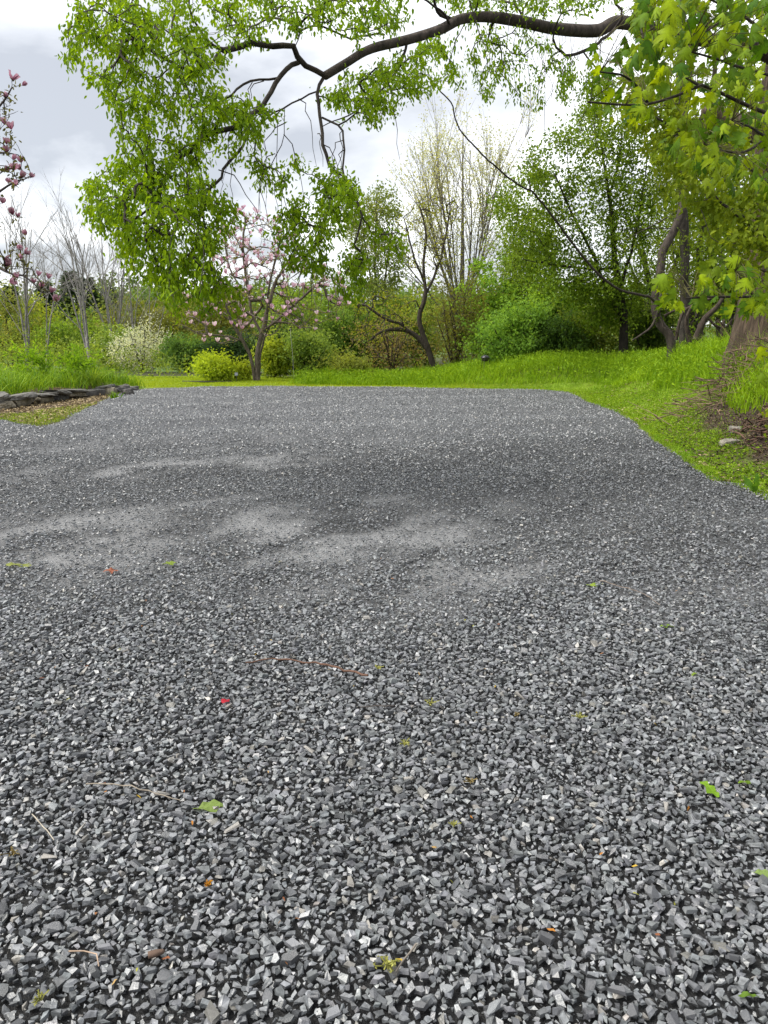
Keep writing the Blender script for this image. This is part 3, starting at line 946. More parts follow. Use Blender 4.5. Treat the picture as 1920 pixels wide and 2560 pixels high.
# shrubs along the wood edge: dx, top, Y, half width, attractors, per, colours, low
shr = [
    ('green_shrub', 'fresh green bush behind the yellow green shrub right of the magnolia', 640, 640, 36, 50, 130, 28, (0.06, 0.11, 0.02), (0.17, 0.23, 0.04), 0.11, 'shrub'),
    ('green_shrub', 'fresh green bush behind the middle of the brown thicket', 800, 640, 39, 55, 140, 28, (0.06, 0.11, 0.02), (0.18, 0.24, 0.04), 0.12, 'shrub'),
    ('green_shrub', 'fresh green bush behind the foot of the bent tree', 900, 650, 38, 50, 140, 28, (0.065, 0.11, 0.02), (0.19, 0.23, 0.04), 0.12, 'shrub'),
    ('green_shrub', 'fresh green bush left of the dark green tree, above the rounded shrub', 1180, 610, 32, 55, 150, 30, (0.06, 0.12, 0.016), (0.17, 0.26, 0.03), 0.11, 'shrub'),
    ('green_shrub', 'soft green bush behind the white blossoming shrub', 250, 720, 43, 60, 130, 26, (0.07, 0.12, 0.025), (0.19, 0.25, 0.05), 0.12, 'shrub'),
    ('white_blossom_shrub', 'white blossoming shrub behind the end of the raised bed', 300, 706, 37, 50, 230, 16, (0.14, 0.17, 0.11), (0.46, 0.48, 0.46), 0.055, 'shrub'),
    ('green_shrub', 'dark green shrub between the white shrub and the magnolia', 400, 740, 36, 45, 120, 30, (0.03, 0.07, 0.018), (0.09, 0.15, 0.03), 0.09, 'shrub'),
    ('dark_evergreen_shrub', 'very dark evergreen shrub behind the magnolia trunk', 500, 735, 34.5, 38, 130, 30, (0.010, 0.022, 0.009), (0.03, 0.06, 0.02), 0.09, 'shrub'),
    ('dark_evergreen_shrub', 'very dark evergreen shrub right of the magnolia trunk', 610, 700, 35, 44, 130, 30, (0.010, 0.022, 0.009), (0.03, 0.055, 0.02), 0.09, 'shrub'),
    ('yellow_green_shrub', 'yellow green leafy shrub directly right of the magnolia trunk', 590, 735, 31.5, 22, 70, 26, (0.10, 0.14, 0.015), (0.24, 0.28, 0.03), 0.11, 'shrub'),
    ('green_shrub', 'light green shrub standing by the pale stake right of the magnolia', 668, 728, 31.5, 40, 120, 28, (0.07, 0.12, 0.025), (0.18, 0.24, 0.05), 0.10, 'shrub'),
    ('green_shrub', 'mid green rounded shrub left of the arching trunk', 745, 640, 37, 52, 170, 30, (0.045, 0.09, 0.018), (0.13, 0.20, 0.035), 0.11, 'shrub'),
    ('green_shrub', 'low olive shrub at the left end of the tall grass', 750, 775, 29.5, 36, 80, 26, (0.09, 0.11, 0.025), (0.20, 0.23, 0.04), 0.09, 'shrub'),
    ('brown_thicket', 'brown twiggy thicket under the arching trunk', 845, 690, 33, 60, 260, 5, (0.10, 0.08, 0.035), (0.20, 0.17, 0.06), 0.07, 'thicket'),
    ('brown_thicket', 'brown thicket with dull green leaves right of the arching trunk', 985, 625, 30.5, 50, 260, 12, (0.05, 0.06, 0.018), (0.14, 0.14, 0.03), 0.08, 'thicket'),
    ('green_shrub', 'bright green bush in front of the tall pale tree', 1060, 590, 33, 52, 170, 34, (0.06, 0.12, 0.016), (0.16, 0.25, 0.03), 0.12, 'shrub'),
    ('rounded_green_shrub', 'big rounded bright green shrub beside the small black grill', 1105, 668, 28.8, 66, 260, 42, (0.045, 0.10, 0.016), (0.15, 0.25, 0.035), 0.085, 'shrub'),
    ('green_shrub', 'deep green shrub under the left side of the dark green tree', 1205, 690, 28.5, 50, 190, 34, (0.016, 0.038, 0.008), (0.06, 0.11, 0.018), 0.085, 'shrub'),
    ('green_shrub', 'olive green shrub in front of the dark green tree trunk', 1270, 660, 29.5, 50, 150, 30, (0.035, 0.06, 0.01), (0.12, 0.16, 0.02), 0.085, 'shrub'),
    ('green_shrub', 'shady green shrub right of the dark green tree trunk', 1405, 640, 28, 46, 150, 28, (0.02, 0.045, 0.008), (0.08, 0.13, 0.018), 0.085, 'shrub'),
    ('yellow_green_shrub', 'low rounded yellow green shrub beside the plant marker', 452, 776, 28.6, 32, 120, 30, (0.12, 0.17, 0.012), (0.27, 0.33, 0.025), 0.075, 'shrub'),
    ('yellow_green_shrub', 'small yellow green shrub between the plant marker and the magnolia', 520, 795, 28.9, 12, 40, 22, (0.12, 0.16, 0.012), (0.24, 0.28, 0.025), 0.075, 'shrub'),
]
for k, (nm, lab, dx, dt, Y0, w, n, per, A, B, L, cat) in enumerate(shr):
    b = on_ground(dx, Y0)
    lowD = 830 if dx < 700 else 800
    A, B = np.array(A) * 1.5, np.array(B) * 1.45
    round_tree(nm, lab, dx, dt - 8, Y0, w * 1.25, int(n * 1.35), int(per * 1.15), A, B, L * 1.35, 0.15, cat, 'shrubs along the wood edge', 200 + k, None if False else 900, 6,
               (0.03, 0.025, 0.02) if 'brown' not in nm else (0.07, 0.052, 0.036), 24, 1.0, 0.30, 0.34)

# wall of leaves behind the old tree on the right
for k, (dx, dt, Y0, w, lab, A, B, L) in enumerate([
        (1500, 60, 27, 120, 'tall bright green tree rising behind the twisted vine', (0.07, 0.13, 0.012), (0.22, 0.30, 0.025), 0.14),
        (1640, 20, 25, 130, 'tall green tree filling the top right behind the old trunk', (0.06, 0.12, 0.012), (0.20, 0.28, 0.025), 0.14),
        (1440, 330, 31, 90, 'mid height green tree behind the straight dark trunk', (0.06, 0.11, 0.012), (0.18, 0.25, 0.025), 0.13),
        (1560, 470, 24, 110, 'green understorey tree between the vine and the old trunk', (0.05, 0.10, 0.010), (0.19, 0.26, 0.022), 0.12),
        (1140, 450, 34, 70, 'light green tree between the tall pale tree and the dark green tree', (0.08, 0.14, 0.02), (0.22, 0.30, 0.04), 0.13)]):
    round_tree('leafy_tree', lab, dx, dt, Y0, w, 330, 22, A, B, L, 0.22, 'tree', 'leafy trees on the right', 320 + k, 700, 4, (0.035, 0.03, 0.025), 30, 1.0, 0.35, 0.25)

# undergrowth that fills the wood floor
r_ = np.random.default_rng(41)
g = Geo(); n = 28000
x = r_.uniform(-34, 15, n); y = r_.uniform(30.5, 52, n)
m = (np.abs(x) < 0.60 * y + 1)
x, y = x[m], y[m]; n = len(x)
hh = (0.5 + 1.2 * fbm(x * 0.35, y * 0.35, 81)) * smooth((y - 30) / 4) * (1 + 0.9 * smooth((y - 36) / 8))
z = ground_z(x, y, np.full(n, 30.0)) + hh * r_.random(n) ** 0.6
tt = fbm(x * 0.5, y * 0.5, 83)
tt = tt + 0.35 * smooth((-1 - x) / 4)
A = np.where((tt < 0.47)[:, None], np.array([0.085, 0.065, 0.03]), np.array([0.09, 0.14, 0.022]))
B = np.where((tt < 0.47)[:, None], np.array([0.19, 0.16, 0.06]), np.array([0.22, 0.29, 0.045]))
u = r_.random(n)[:, None]
leaf_geo(g, np.stack([x, y, z], -1), r_.normal(0, 1, (n, 3)), r_.normal(0, .6, (n, 3)) + [0, -.3, 1], r_.uniform(0.08, 0.2, n), r_.uniform(0.05, 0.1, n), A * (1 - u) + B * u)
o = link('undergrowth', g.mesh('undergrowth', M_leaf)); props(o, 'low brown and green undergrowth along the edge of the wood', 'undergrowth', None, 'stuff')

# ------------------------------------------------------------------ pink magnolia in the middle
def blossom_geo(g, pos, up, size, cols, r_, petals=6, open_=0.5):
    """cup of petals; pos/up/size/cols are arrays"""
    n = len(pos)
    up = nrm(up)
    ref = np.where(np.abs(up[:, 2:3]) < 0.9, np.array([[0, 0, 1.0]]), np.array([[1.0, 0, 0]]))
    u = nrm(np.cross(up, ref)); v = np.cross(up, u)
    for k in range(petals):
        a = k * 2 * np.pi / petals + r_.normal(0, 0.25, n)
        out = u * np.cos(a)[:, None] + v * np.sin(a)[:, None]
        sd_ = nrm(np.cross(up, out))
        op = open_ * r_.uniform(0.5, 1.5, n)[:, None]
        s = size[:, None]
        b = pos + out * s * 0.05
        m1 = pos + up * s * 0.35 + out * s * (0.22 + 0.15 * op)
        m2 = pos + up * s * 0.75 + out * s * (0.24 + 0.35 * op)
        tip = pos + up * s * (1.0 - 0.25 * op) + out * s * (0.16 + 0.6 * op)
        w = s * 0.20
        V = np.stack([b, m1 - sd_ * w, m1 + sd_ * w, m2 - sd_ * w * 0.95, m2 + sd_ * w * 0.95, tip], 1).reshape(-1, 3)
        k0 = np.arange(n)[:, None] * 6
        c_ = np.repeat(cols * r_.uniform(0.8, 1.2, (n, 1)), 6, 0).reshape(n, 6, 3)
        c_[:, 0:1] *= np.array([0.75, 0.45, 0.6]); c_[:, 3:] = c_[:, 3:] * 0.75 + 0.25 * np.array([0.85, 0.66, 0.70])
        g.add(V, [k0 + np.array([[0, 2, 1]]), k0 + np.array([[1, 2, 4, 3]]), k0 + np.array([[3, 4, 5]])], c_.reshape(-1, 3))

r_ = np.random.default_rng(51)
Y0 = 28.6
b = on_ground(552, Y0)
st = [(np.concatenate([[b + [.05, 0, 0]], PD([562, 575, 590], [770, 720, 690], [Y0 + .2] * 3)]), 0.05, 0.03),
      (np.concatenate([[b], PD([556, 568, 580, 600, 640, 700], [760, 715, 660, 600, 540, 470], [Y0, Y0, Y0, Y0 + .2, Y0 + .4, Y0 + .6])]), 0.090, 0.012),
      (np.concatenate([[b + [-.12, 0, 0]], PD([541, 520, 500, 478, 455], [770, 730, 690, 640, 560], [Y0 - .1, Y0 - .2, Y0 - .3, Y0 - .4, Y0 - .5])]), 0.065, 0.010),
      (np.stack([PD(566, 720, Y0), PD(545, 680, Y0 + .2), PD(535, 620, Y0 + .3), PD(525, 540, Y0 + .3), PD(530, 470, Y0 + .3)]), 0.055, 0.010),
      (np.stack([PD(566, 715, Y0), PD(600, 690, Y0 - .3), PD(645, 650, Y0 - .5), PD(690, 610, Y0 - .7)]), 0.045, 0.010),
      (np.stack([PD(520, 735, Y0 - .2), PD(480, 725, Y0 - .6), PD(430, 720, Y0 - .9), PD(390, 700, Y0 - 1.0)]), 0.03, 0.008),
      (np.stack([PD(575, 690, Y0), PD(580, 620, Y0 - .5), PD(600, 540, Y0 - .7), PD(610, 490, Y0 - .7)]), 0.04, 0.01),
      (np.stack([PD(540, 640, Y0 + .3), PD(500, 590, Y0 + .6), PD(485, 520, Y0 + .8)]), 0.03, 0.008)]
poly = [(380, 700), (395, 640), (440, 590), (455, 520), (500, 480), (525, 440), (590, 470), (640, 500), (660, 560), (735, 590), (765, 650), (720, 710), (600, 725), (500, 740), (430, 745)]
at = poly_attr(poly, 700, Y0, 1.4, r_)
rt, S, W, E = make_tree('magnolia_tree', 'pink magnolia in blossom on the lawn beyond the drive', b, st, at,
          dict(per=4, spread=0.06, L=0.09, W=0.045, A=(0.11, 0.12, 0.02), B=(0.22, 0.22, 0.05), hang=-0.3), 'tree', None, (0.105, 0.085, 0.068), 0.25, 0.0090, -0.1, 0.8, 7, 3, 0.2, 51)
tips = E[:, -1]; up = nrm(E[:, -1] - E[:, -2] + [0, 0, 0.25])
topness = (tips[:, 2] - 2.0) / 4.0
sel = r_.random(len(tips)) < 0.28 + 0.55 * np.clip(topness, 0, 1) ** 1.2
n = int(sel.sum())
pk = mixcol((0.52, 0.27, 0.38), (0.76, 0.60, 0.64), r_.random(n))
g = Geo(); blossom_geo(g, tips[sel], up[sel], r_.uniform(0.10, 0.19, n), pk, r_, 6, 0.55)
link('blossoms', g.mesh('blossoms', M_petal, b), rt)['kind'] = 'stuff'

# ------------------------------------------------------------------ near magnolia reaching in from the left
r_ = np.random.default_rng(52)
Y0 = 9.0
b = np.array([-6.6, 9.6, 0.0]); b[2] = float(ground_z(b[:1], b[1:2])[0]) - 0.02
b = np.array([-7.6, 15.2, 0.0]); b[2] = zat(b[0], b[1]) - 0.02
b = np.array([-8.9, 14.4, 0]); b[2] = zat(b[0], b[1]) - 0.02
Y0 = 13.0
trunk_top = b + np.array([0.2, -0.2, 1.6])
def pdm(pts, Yv):
    return PD([p[0] for p in pts], [p[1] for p in pts], Yv)
lead = np.array([b, b + [0.1, -0.1, 0.9], trunk_top])
st = [(np.concatenate([lead, pdm([(-70, 430), (-45, 330), (-15, 250), (10, 215), (25, 190)], [13.6, 13.3, 13.1, 13.0, 13.0])]), 0.13, 0.010),
      (np.concatenate([[trunk_top], pdm([(-60, 520), (-25, 560), (20, 590), (50, 595), (75, 615), (100, 640)], [13.8, 13.5, 13.2, 13.0, 12.9, 12.8])]), 0.06, 0.006),
      (np.concatenate([pdm([(-62, 480), (-20, 430), (20, 400), (55, 385), (75, 375)], [13.5, 13.2, 13.0, 13.0, 13.0])]), 0.04, 0.006),
      (np.concatenate([pdm([(-40, 320), (-10, 330), (20, 330), (40, 335)], [13.3, 13.1, 13.0, 13.0])]), 0.03, 0.006)]
sp = [(25, 172), (48, 185), (8, 210), (10, 270), (0, 255), (25, 280), (14, 312), (12, 330), (28, 345), (46, 352), (30, 368), (44, 368), (12, 370), (66, 384), (22, 395), (34, 402), (45, 385),
      (28, 465), (38, 470), (5, 440), (56, 508), (36, 535), (8, 560), (12, 575), (44, 560), (52, 548), (20, 610), (38, 600), (82, 596), (104, 602), (72, 612), (110, 632), (122, 652), (90, 618),
      (-15, 300), (-25, 350), (-40, 260), (-30, 410), (-20, 540), (-45, 480)]
at = pdm(sp, 13.0 + r_.normal(0, .25, len(sp)))
ex = poly_attr([(-60, 250), (0, 200), (40, 200), (50, 330), (70, 380), (30, 420), (-60, 450)], 70, 13.1, .4, r_)
ex2 = poly_attr([(-60, 450), (0, 480), (60, 560), (90, 610), (20, 620), (-60, 560)], 45, 13.1, .4, r_)
rt, S, W, E = make_tree('magnolia_tree', 'dark pink magnolia branches reaching in at the left edge', b, st, np.concatenate([at, ex, ex2]),
          dict(per=4, spread=0.03, L=0.085, W=0.035, A=(0.05, 0.055, 0.02), B=(0.12, 0.12, 0.04), hang=-0.4, kind=4), 'tree', None, (0.05, 0.04, 0.036), 0.15, 0.004, -0.1, 0.7, 7, 4, 0.4, 52)
protos = []
for k in range(8):
    g = Geo()
    A_ = mixcol((0.20, 0.07, 0.10), (0.42, 0.19, 0.26), np.array([k / 7.0]))
    blossom_geo(g, np.zeros((1, 3)), np.array([[0, 0, 1.0]]), np.array([1.0]), A_, np.random.default_rng(800 + k), 7, 0.25 + 0.6 * (k % 3) / 2)
    protos.append(g.mesh('blossom', M_petal))
def put(name, me, parent, loc, axis, nor, scale, base=(0, 0, 0)):
    """object whose local Z is the axis and local Y the normal"""
    z = Vector(axis).normalized(); yv = Vector(nor); yv = (yv - z * yv.dot(z)).normalized(); xv = yv.cross(z)
    o = link(name, me, parent)
    m = Matrix((xv, yv, z)).transposed().to_4x4()
    sc_ = scale if hasattr(scale, '__len__') else (scale,) * 3
    o.matrix_local = Matrix.Translation(Vector([float(a - c_) for a, c_ in zip(loc, base)])) @ m @ Matrix.Diagonal((*sc_, 1))
    return o
for k, p in enumerate(at):
    up = np.array([r_.normal(0.25, .35), r_.normal(0, .3), 0.8 if sp[k][1] < 500 else r_.normal(0.4, 0.4)])
    put('blossom', protos[r_.integers(0, 8)], rt, p, up, (r_.normal(), r_.normal(), .1), r_.uniform(0.09, 0.14), b)

# ------------------------------------------------------------------ the big old tree on the right with its long limb
r_ = np.random.default_rng(61)
TY = 15.0
tb = np.array([7.75, TY, 0]); tb[2] = zat(tb[0], TY) - 0.1
rt = root('old_tree', tb, 'huge old tree at the right edge with a long limb over the drive', 'tree')
g = Geo()
hgt = np.array([-1.0, .25, .6, 1.1, 1.8, 2.8, 3.8, 4.8, 5.8, 7.0, 8.2, 9.5])
TP = np.stack([tb[0] + 0.05 * np.sin(hgt), TY + 0 * hgt, tb[2] + hgt], -1)
TPr = resample(TP, 0.12)
Rt = np.interp(TPr[:, 2] - tb[2], [0, .3, .8, 2, 5, 9.5], [1.12, 1.02, 0.94, 0.88, 0.80, 0.6])
nzr = np.random.default_rng(5)
def ridge(i_, a):
    s_ = fbm(a * 9 + 0.4 * np.sin(i_ * 0.05), i_ * 0.035 + 0 * a, 91, 3)
    per = 0.5 * (fbm((a % (2 * np.pi)) * 9, i_ * .035, 91, 3) + s_)
    return 1 + 0.16 * (np.abs(per - 0.5) * 2 - 0.25) + 0.05 * np.sin(a * 5 + 1)
tube(g, TPr, Rt, 72, (0.060, 0.043, 0.029), True, ridge)
M_oldbark = mat_rough('shaggy_bark', scale=7, lo=0.35, hi=1.6, bump=1.0, rough=0.95, stretch=(2.2, 2.2, 0.16), bscale=9, bdist=0.06, detail=5)
link('trunk', g.mesh('trunk', M_oldbark, tb, True), rt)
limb_px = [(1640, 105), (1480, 80), (1345, 48), (1290, 66), (1200, 62), (1130, 47), (1060, 36), (1000, 40), (950, 64), (880, 86), (800, 106), (745, 138), (702, 164)]
limb_Y = [14.4, 12.9, 11.6, 11.1, 10.6, 10.2, 9.9, 9.6, 9.3, 9.0, 8.7, 8.4, 8.2]
limb = np.concatenate([[[tb[0] - 0.2, TY, PD(1640, 105, 14.4)[2] - 0.25]], PD([p[0] for p in limb_px], [p[1] for p in limb_px], limb_Y)])
Lc = resample(limb, 0.10)
Lr = np.interp(np.linspace(0, 1, len(Lc)), [0, .15, .35, .55, .75, .9, 1], [0.20, 0.115, 0.094, 0.080, 0.058, 0.047, 0.040])
g = Geo()
tube(g, Lc, Lr, 14, (0.050, 0.040, 0.033), True, lambda i_, a: 1 + 0.22 * (fbm(a * 2 + i_ * .03, i_ * 0.12 + a * .2, 92, 3) - 0.5))
stub = PD([1700, 1620, 1565, 1530], [285, 278, 262, 235], [14.6, 14.2, 13.8, 13.5])
tube(g, resample(np.concatenate([[[tb[0], TY, stub[0][2] - .2]], stub]), 0.1), np.linspace(0.34, 0.13, len(resample(np.concatenate([[[tb[0], TY, stub[0][2] - .2]], stub]), 0.1))), 14, (0.12, 0.09, 0.065), True)
limb_o = link('limb', g.mesh('limb', M_bark, tb, True), rt)
def zb(pts, Yv):                        # measured in the twice enlarged upper left view
    return PD([p[0] * 0.5 for p in pts], [p[1] * 0.5 for p in pts], Yv)
A_ = [
    (zb([(1405, 328), (1300, 265), (1270, 205), (1150, 196), (1080, 186), (1000, 214), (950, 214), (905, 185), (865, 125), (822, 60), (818, -40)], np.linspace(8.2, 7.2, 11)), 0.055, 0.012),
    (zb([(950, 218), (918, 272), (870, 300), (780, 290), (700, 250), (600, 180), (500, 90), (400, 0)], np.linspace(7.6, 6.6, 8)), 0.026, 0.006),
    (zb([(1290, 270), (1245, 290), (1200, 345), (1150, 440), (1090, 500), (1040, 540), (990, 560), (900, 575), (840, 640), (760, 690), (700, 800), (660, 950)], np.linspace(8.1, 6.9, 12)), 0.046, 0.007),
    (zb([(1205, 337), (1100, 345), (1050, 366), (1000, 410), (950, 440), (905, 462), (880, 520)], np.linspace(8.0, 7.3, 7)), 0.024, 0.006),
    (zb([(1092, 505), (1060, 600), (1032, 655), (970, 720), (950, 780), (880, 830), (860, 950), (845, 1060)], np.linspace(7.8, 7.3, 8)), 0.026, 0.006),
    (zb([(1400, 332), (1372, 392), (1380, 460), (1385, 540), (1402, 640), (1440, 735), (1480, 760)], np.linspace(8.2, 7.8, 7)), 0.034, 0.010),
    (zb([(1392, 508), (1450, 530), (1480, 560), (1487, 650), (1482, 755), (1540, 850), (1562, 950), (1530, 1060)], np.linspace(8.1, 7.6, 8)), 0.020, 0.005),
    (zb([(1440, 740), (1420, 790), (1440, 860), (1400, 960), (1340, 1080), (1290, 1200)], np.linspace(7.9, 7.5, 6)), 0.012, 0.005),
    (zb([(1370, 395), (1330, 412), (1235, 460), (1160, 500), (1112, 560), (1100, 680), (1140, 735), (1180, 700), (1225, 600), (1230, 470)], np.linspace(8.2, 7.6, 10)), 0.016, 0.005),
    (zb([(1700, 330), (1640, 400), (1550, 475), (1450, 522), (1395, 545)], np.linspace(8.9, 8.1, 5)), 0.022, 0.008),
    (zb([(1760, 170), (1740, 250), (1700, 330)], np.linspace(9.0, 8.9, 3)), 0.030, 0.022),
    (zb([(1660, 150), (1640, 148), (1510, 162), (1455, 140), (1380, 110), (1310, 125), (1275, 200)], np.linspace(8.9, 8.0, 7)), 0.020, 0.008),
    (zb([(1960, 90), (1900, 60), (1880, 20), (1860, -60)], np.linspace(9.5, 9.0, 4)), 0.05, 0.02),
    (zb([(1950, 120), (1920, 60), (1840, 0), (1700, -60)], np.linspace(9.4, 8.8, 4)), 0.03, 0.012),
    (PD([1330, 1290, 1240, 1210, 1195], [60, 95, 118, 112, 85], [11.2, 11.0, 10.8, 10.6, 10.5]), 0.040, 0.02),
    (PD([1330, 1345, 1330, 1320], [60, 30, 5, -30], [11.2, 11.1, 11.1, 11.0]), 0.04, 0.02),
    (PD([1260, 1290, 1320, 1350], [112, 150, 180, 200], [10.9, 10.8, 10.7, 10.6]), 0.02, 0.006),
]
polys = [  # twig ends of the hanging crown: outline, count, distance, spread, end droop
    ([(150, 0), (135, 80), (140, 190), (175, 160), (230, 240), (270, 330), (285, 370), (330, 330), (420, 330), (480, 230), (500, 130), (430, 60), (420, -10), (250, -20)], 300, 7.0, 0.55),
    ([(260, 330), (300, 340), (430, 320), (450, 420), (500, 430), (520, 480), (470, 560), (455, 640), (400, 700), (360, 660), (330, 620), (260, 580), (240, 520), (170, 470), (180, 380), (220, 385)], 420, 7.1, 0.55),
    ([(430, -20), (900, -30), (880, 60), (780, 90), (680, 60), (560, 80), (500, 110)], 150, 8.0, 0.6),
    ([(480, 220), (560, 210), (600, 260), (540, 310), (480, 330), (440, 300)], 60, 7.4, 0.4),
    ([(500, 330), (560, 320), (620, 330), (700, 360), (750, 330), (780, 390), (760, 460), (640, 440), (540, 400)], 50, 7.6, 0.4),
    ([(580, 470), (640, 440), (770, 390), (785, 470), (730, 520), (700, 590), (640, 600), (590, 540)], 120, 7.6, 0.4),
    ([(700, 200), (800, 130), (960, 90), (940, 200), (880, 210), (820, 280), (760, 260), (720, 240)], 130, 8.5, 0.45),
    ([(900, 90), (1000, 70), (1120, 70), (1240, 110), (1240, 200), (1160, 250), (1090, 220), (1000, 200), (940, 190)], 95, 9.9, 0.4),
    ([(880, -30), (1360, -40), (1340, 20), (1250, 40), (1120, 20), (960, 30)], 110, 10.2, 0.6),
    ([(745, 560), (790, 545), (785, 640), (735, 660), (725, 610)], 26, 7.5, 0.2),
    ([(800, 500), (880, 500), (870, 570), (810, 580)], 14, 7.7, 0.2),
    ([(430, 640), (520, 590), (530, 670), (470, 700), (380, 690)], 22, 7.2, 0.3),
    ([(1180, 160), (1330, 150), (1340, 240), (1240, 240)], 60, 10.4, 0.4),
]
AT = np.concatenate([poly_attr(p, n, Yc, dv, r_) for p, n, Yc, dv in polys])
A_ = [(P_, a_ * 0.50, max(b_ * 0.55, 0.003)) for P_, a_, b_ in A_]
S, W, E = grow([(Lc, 0.15, 0.05)] + A_, AT, 0.10, 0.0026, 0.8, 0.55, 0.5, 0.05, 0.35, 61)
for P, R in S[1:]:
    gb = Geo(); tube(gb, P, R, 8, (0.040, 0.033, 0.028), True)
    link('bough', gb.mesh('bough', M_bark, tb, True), limb_o)
g = Geo()
for P, R in W: tube(g, P, R, 3, (0.040, 0.034, 0.028), cap=False)
# bare strings hanging from the limb
for k in range(45):
    q = Lc[int(r_.uniform(0.30, 0.75) * len(Lc))]
    ln = r_.uniform(0.3, 1.5)
    pts = q + np.stack([np.cumsum(r_.normal(0, .05, 6)), np.cumsum(r_.normal(0, .05, 6)), -np.linspace(0, ln, 6)], -1)
    tube(g, resample(pts, 0.12), 0.0035, 3, (0.05, 0.042, 0.035), cap=False)
for k in range(30):
    P_, R_ = S[r_.choice([3, 4, 5, 6, 7, 8, 9, 10])]
    q = P_[r_.integers(2, len(P_))]; ln = r_.uniform(0.2, 0.8)
    dx_ = r_.normal(0, .35, 2)
    t_ = np.linspace(0, 1, 7)
    pts = q + np.stack([dx_[0] * ln * np.sqrt(t_) + np.cumsum(r_.normal(0, .02, 7)), dx_[1] * ln * np.sqrt(t_) + np.cumsum(r_.normal(0, .02, 7)), ln * (-0.25 * t_ - 0.6 * t_ ** 2)], -1)
    tube(g, pts, np.linspace(.0055, .002, 7), 4, (0.035, 0.029, 0.024), cap=False)
link('twigs', g.mesh('twigs', M_twig, tb, True), rt)['kind'] = 'stuff'
p, ax, no, L, Wd, cc = scatter_leaves(E, 21, 0.04, 0.050, 0.024, (0.080, 0.165, 0.006), (0.225, 0.345, 0.010), r_, 0.9, 4, 0.9)
pr = ray(960, 1280)
dep = p[:, 1] * CP - (p[:, 2] - CAM_H) * SP
px_ = 960 + F_PX * p[:, 0] / dep
py_ = 1280 - F_PX * (p[:, 1] * SP + (p[:, 2] - CAM_H) * CP) / dep
vis = (px_ > 20) & (px_ < 1560) & (py_ > 20) & (py_ < 900)
rank = np.where(vis, L / dep, 0)
top = np.argsort(-rank)[:300]
mk = np.ones(len(p), bool); mk[top] = False
g = Geo(); leaf_geo(g, p[mk], ax[mk], no[mk], L[mk], Wd[mk], cc[mk], 0.14, 4)
link('foliage', g.mesh('foliage', M_leaf, tb), rt)['kind'] = 'stuff'
lp = []
for k in range(6):
    g = Geo()
    c_ = mixcol((0.080, 0.165, 0.006), (0.225, 0.345, 0.010), np.array([k / 5]))
    leaf_geo(g, np.zeros((1, 3)), np.array([[0, 0, 1.0]]), np.array([[0, 1.0, 0]]), np.array([1.0]), np.array([0.48]), c_, 0.14, 4)
    lp.append(g.mesh('leaf', M_leaf))
for j, k in enumerate(top):
    put('leaf', lp[j % 6], rt, p[k], ax[k], no[k], L[k], tb)

# ------------------------------------------------------------------ trunks and vines beside it
r_ = np.random.default_rng(71)
def S_(pts, Yv):
    return PS([q[0] for q in pts], [q[1] for q in pts], Yv)
Y0 = 21.5
b = np.array([PS(1712, 850, Y0)[0], Y0, 0]); b[2] = zat(b[0], Y0) - 0.05
at = np.concatenate([poly_attr([(1440, 0), (1540, 0), (1560, 300), (1500, 420), (1440, 420), (1400, 300)], 90, Y0, .9, r_), poly_attr([(1400, 380), (1480, 380), (1500, 620), (1430, 620)], 60, Y0, .7, r_)])
make_tree('straight_tree', 'straight dark trunk with thin leaves between vine and old tree', b,
          [(np.concatenate([[b], S_([(1712, 780), (1711, 690), (1712, 600), (1706, 480), (1697, 330), (1702, 150), (1708, 0), (1712, -150)], Y0)]), 0.13, 0.085),
           (S_([(1703, 420), (1740, 330), (1785, 200), (1777, 90), (1748, 40), (1745, -60)], Y0), 0.07, 0.045),
           (S_([(1700, 330), (1660, 250), (1640, 150), (1640, 40)], Y0), 0.035, 0.012),
           (S_([(1708, 520), (1640, 560), (1560, 600)], Y0), 0.02, 0.008), (S_([(1708, 570), (1620, 572), (1540, 574)], Y0), 0.016, 0.006)], at,
          dict(per=16, spread=0.10, L=0.085, W=0.05, A=(0.06, 0.10, 0.012), B=(0.17, 0.22, 0.025)), 'tree', None, (0.040, 0.034, 0.028), 0.2, 0.0035, 0, 0.8, 8, 3, 0.4, 71)
Y0 = 14.8
v = [(1682, 862), (1677, 847), (1653, 815), (1640, 782), (1639, 739), (1649, 695), (1653, 663), (1658, 626), (1677, 593), (1695, 555), (1710, 500), (1716, 420), (1706, 330), (1720, 220), (1728, 100), (1735, -40)]
pts = S_(v, np.linspace(19.8, 20.8, len(v)))
b = pts[0].copy(); b[2] = min(b[2], zat(b[0], b[1])) - 0.05; pts[0] = b
make_tree('twisted_vine', 'thick twisted woody vine curving up from the grassy bank', b,
          [(pts, 0.115, 0.085),
           (np.concatenate([pts[5:6], PD([1425, 1400, 1340, 1290, 1240, 1190, 1160, 1148, 1130, 1100, 1060, 1020, 990, 975, 945], [655, 641, 626, 590, 530, 462, 425, 412, 405, 385, 350, 310, 275, 225, 190], np.linspace(19.5, 13.5, 15))]), 0.036, 0.010),
           (PD([1146, 1145, 1143], [410, 400, 388], [16.3, 16.3, 16.3]), 0.016, 0.012),
           (S_([(1648, 770), (1630, 815), (1600, 838), (1582, 850)], [19.9, 19.8, 19.7, 19.6]), 0.035, 0.02)],
          poly_attr([(1380, 560), (1440, 560), (1440, 700), (1380, 700)], 26, 20, .3, r_), dict(per=8, spread=0.05, L=0.06, W=0.04, A=(0.05, 0.09, 0.01), B=(0.13, 0.19, 0.02)), 'vine', None,
          (0.045, 0.036, 0.029), 0.12, 0.003, 0, 0.7, 9, 4, 0.3, 72, trunk_name='stem')
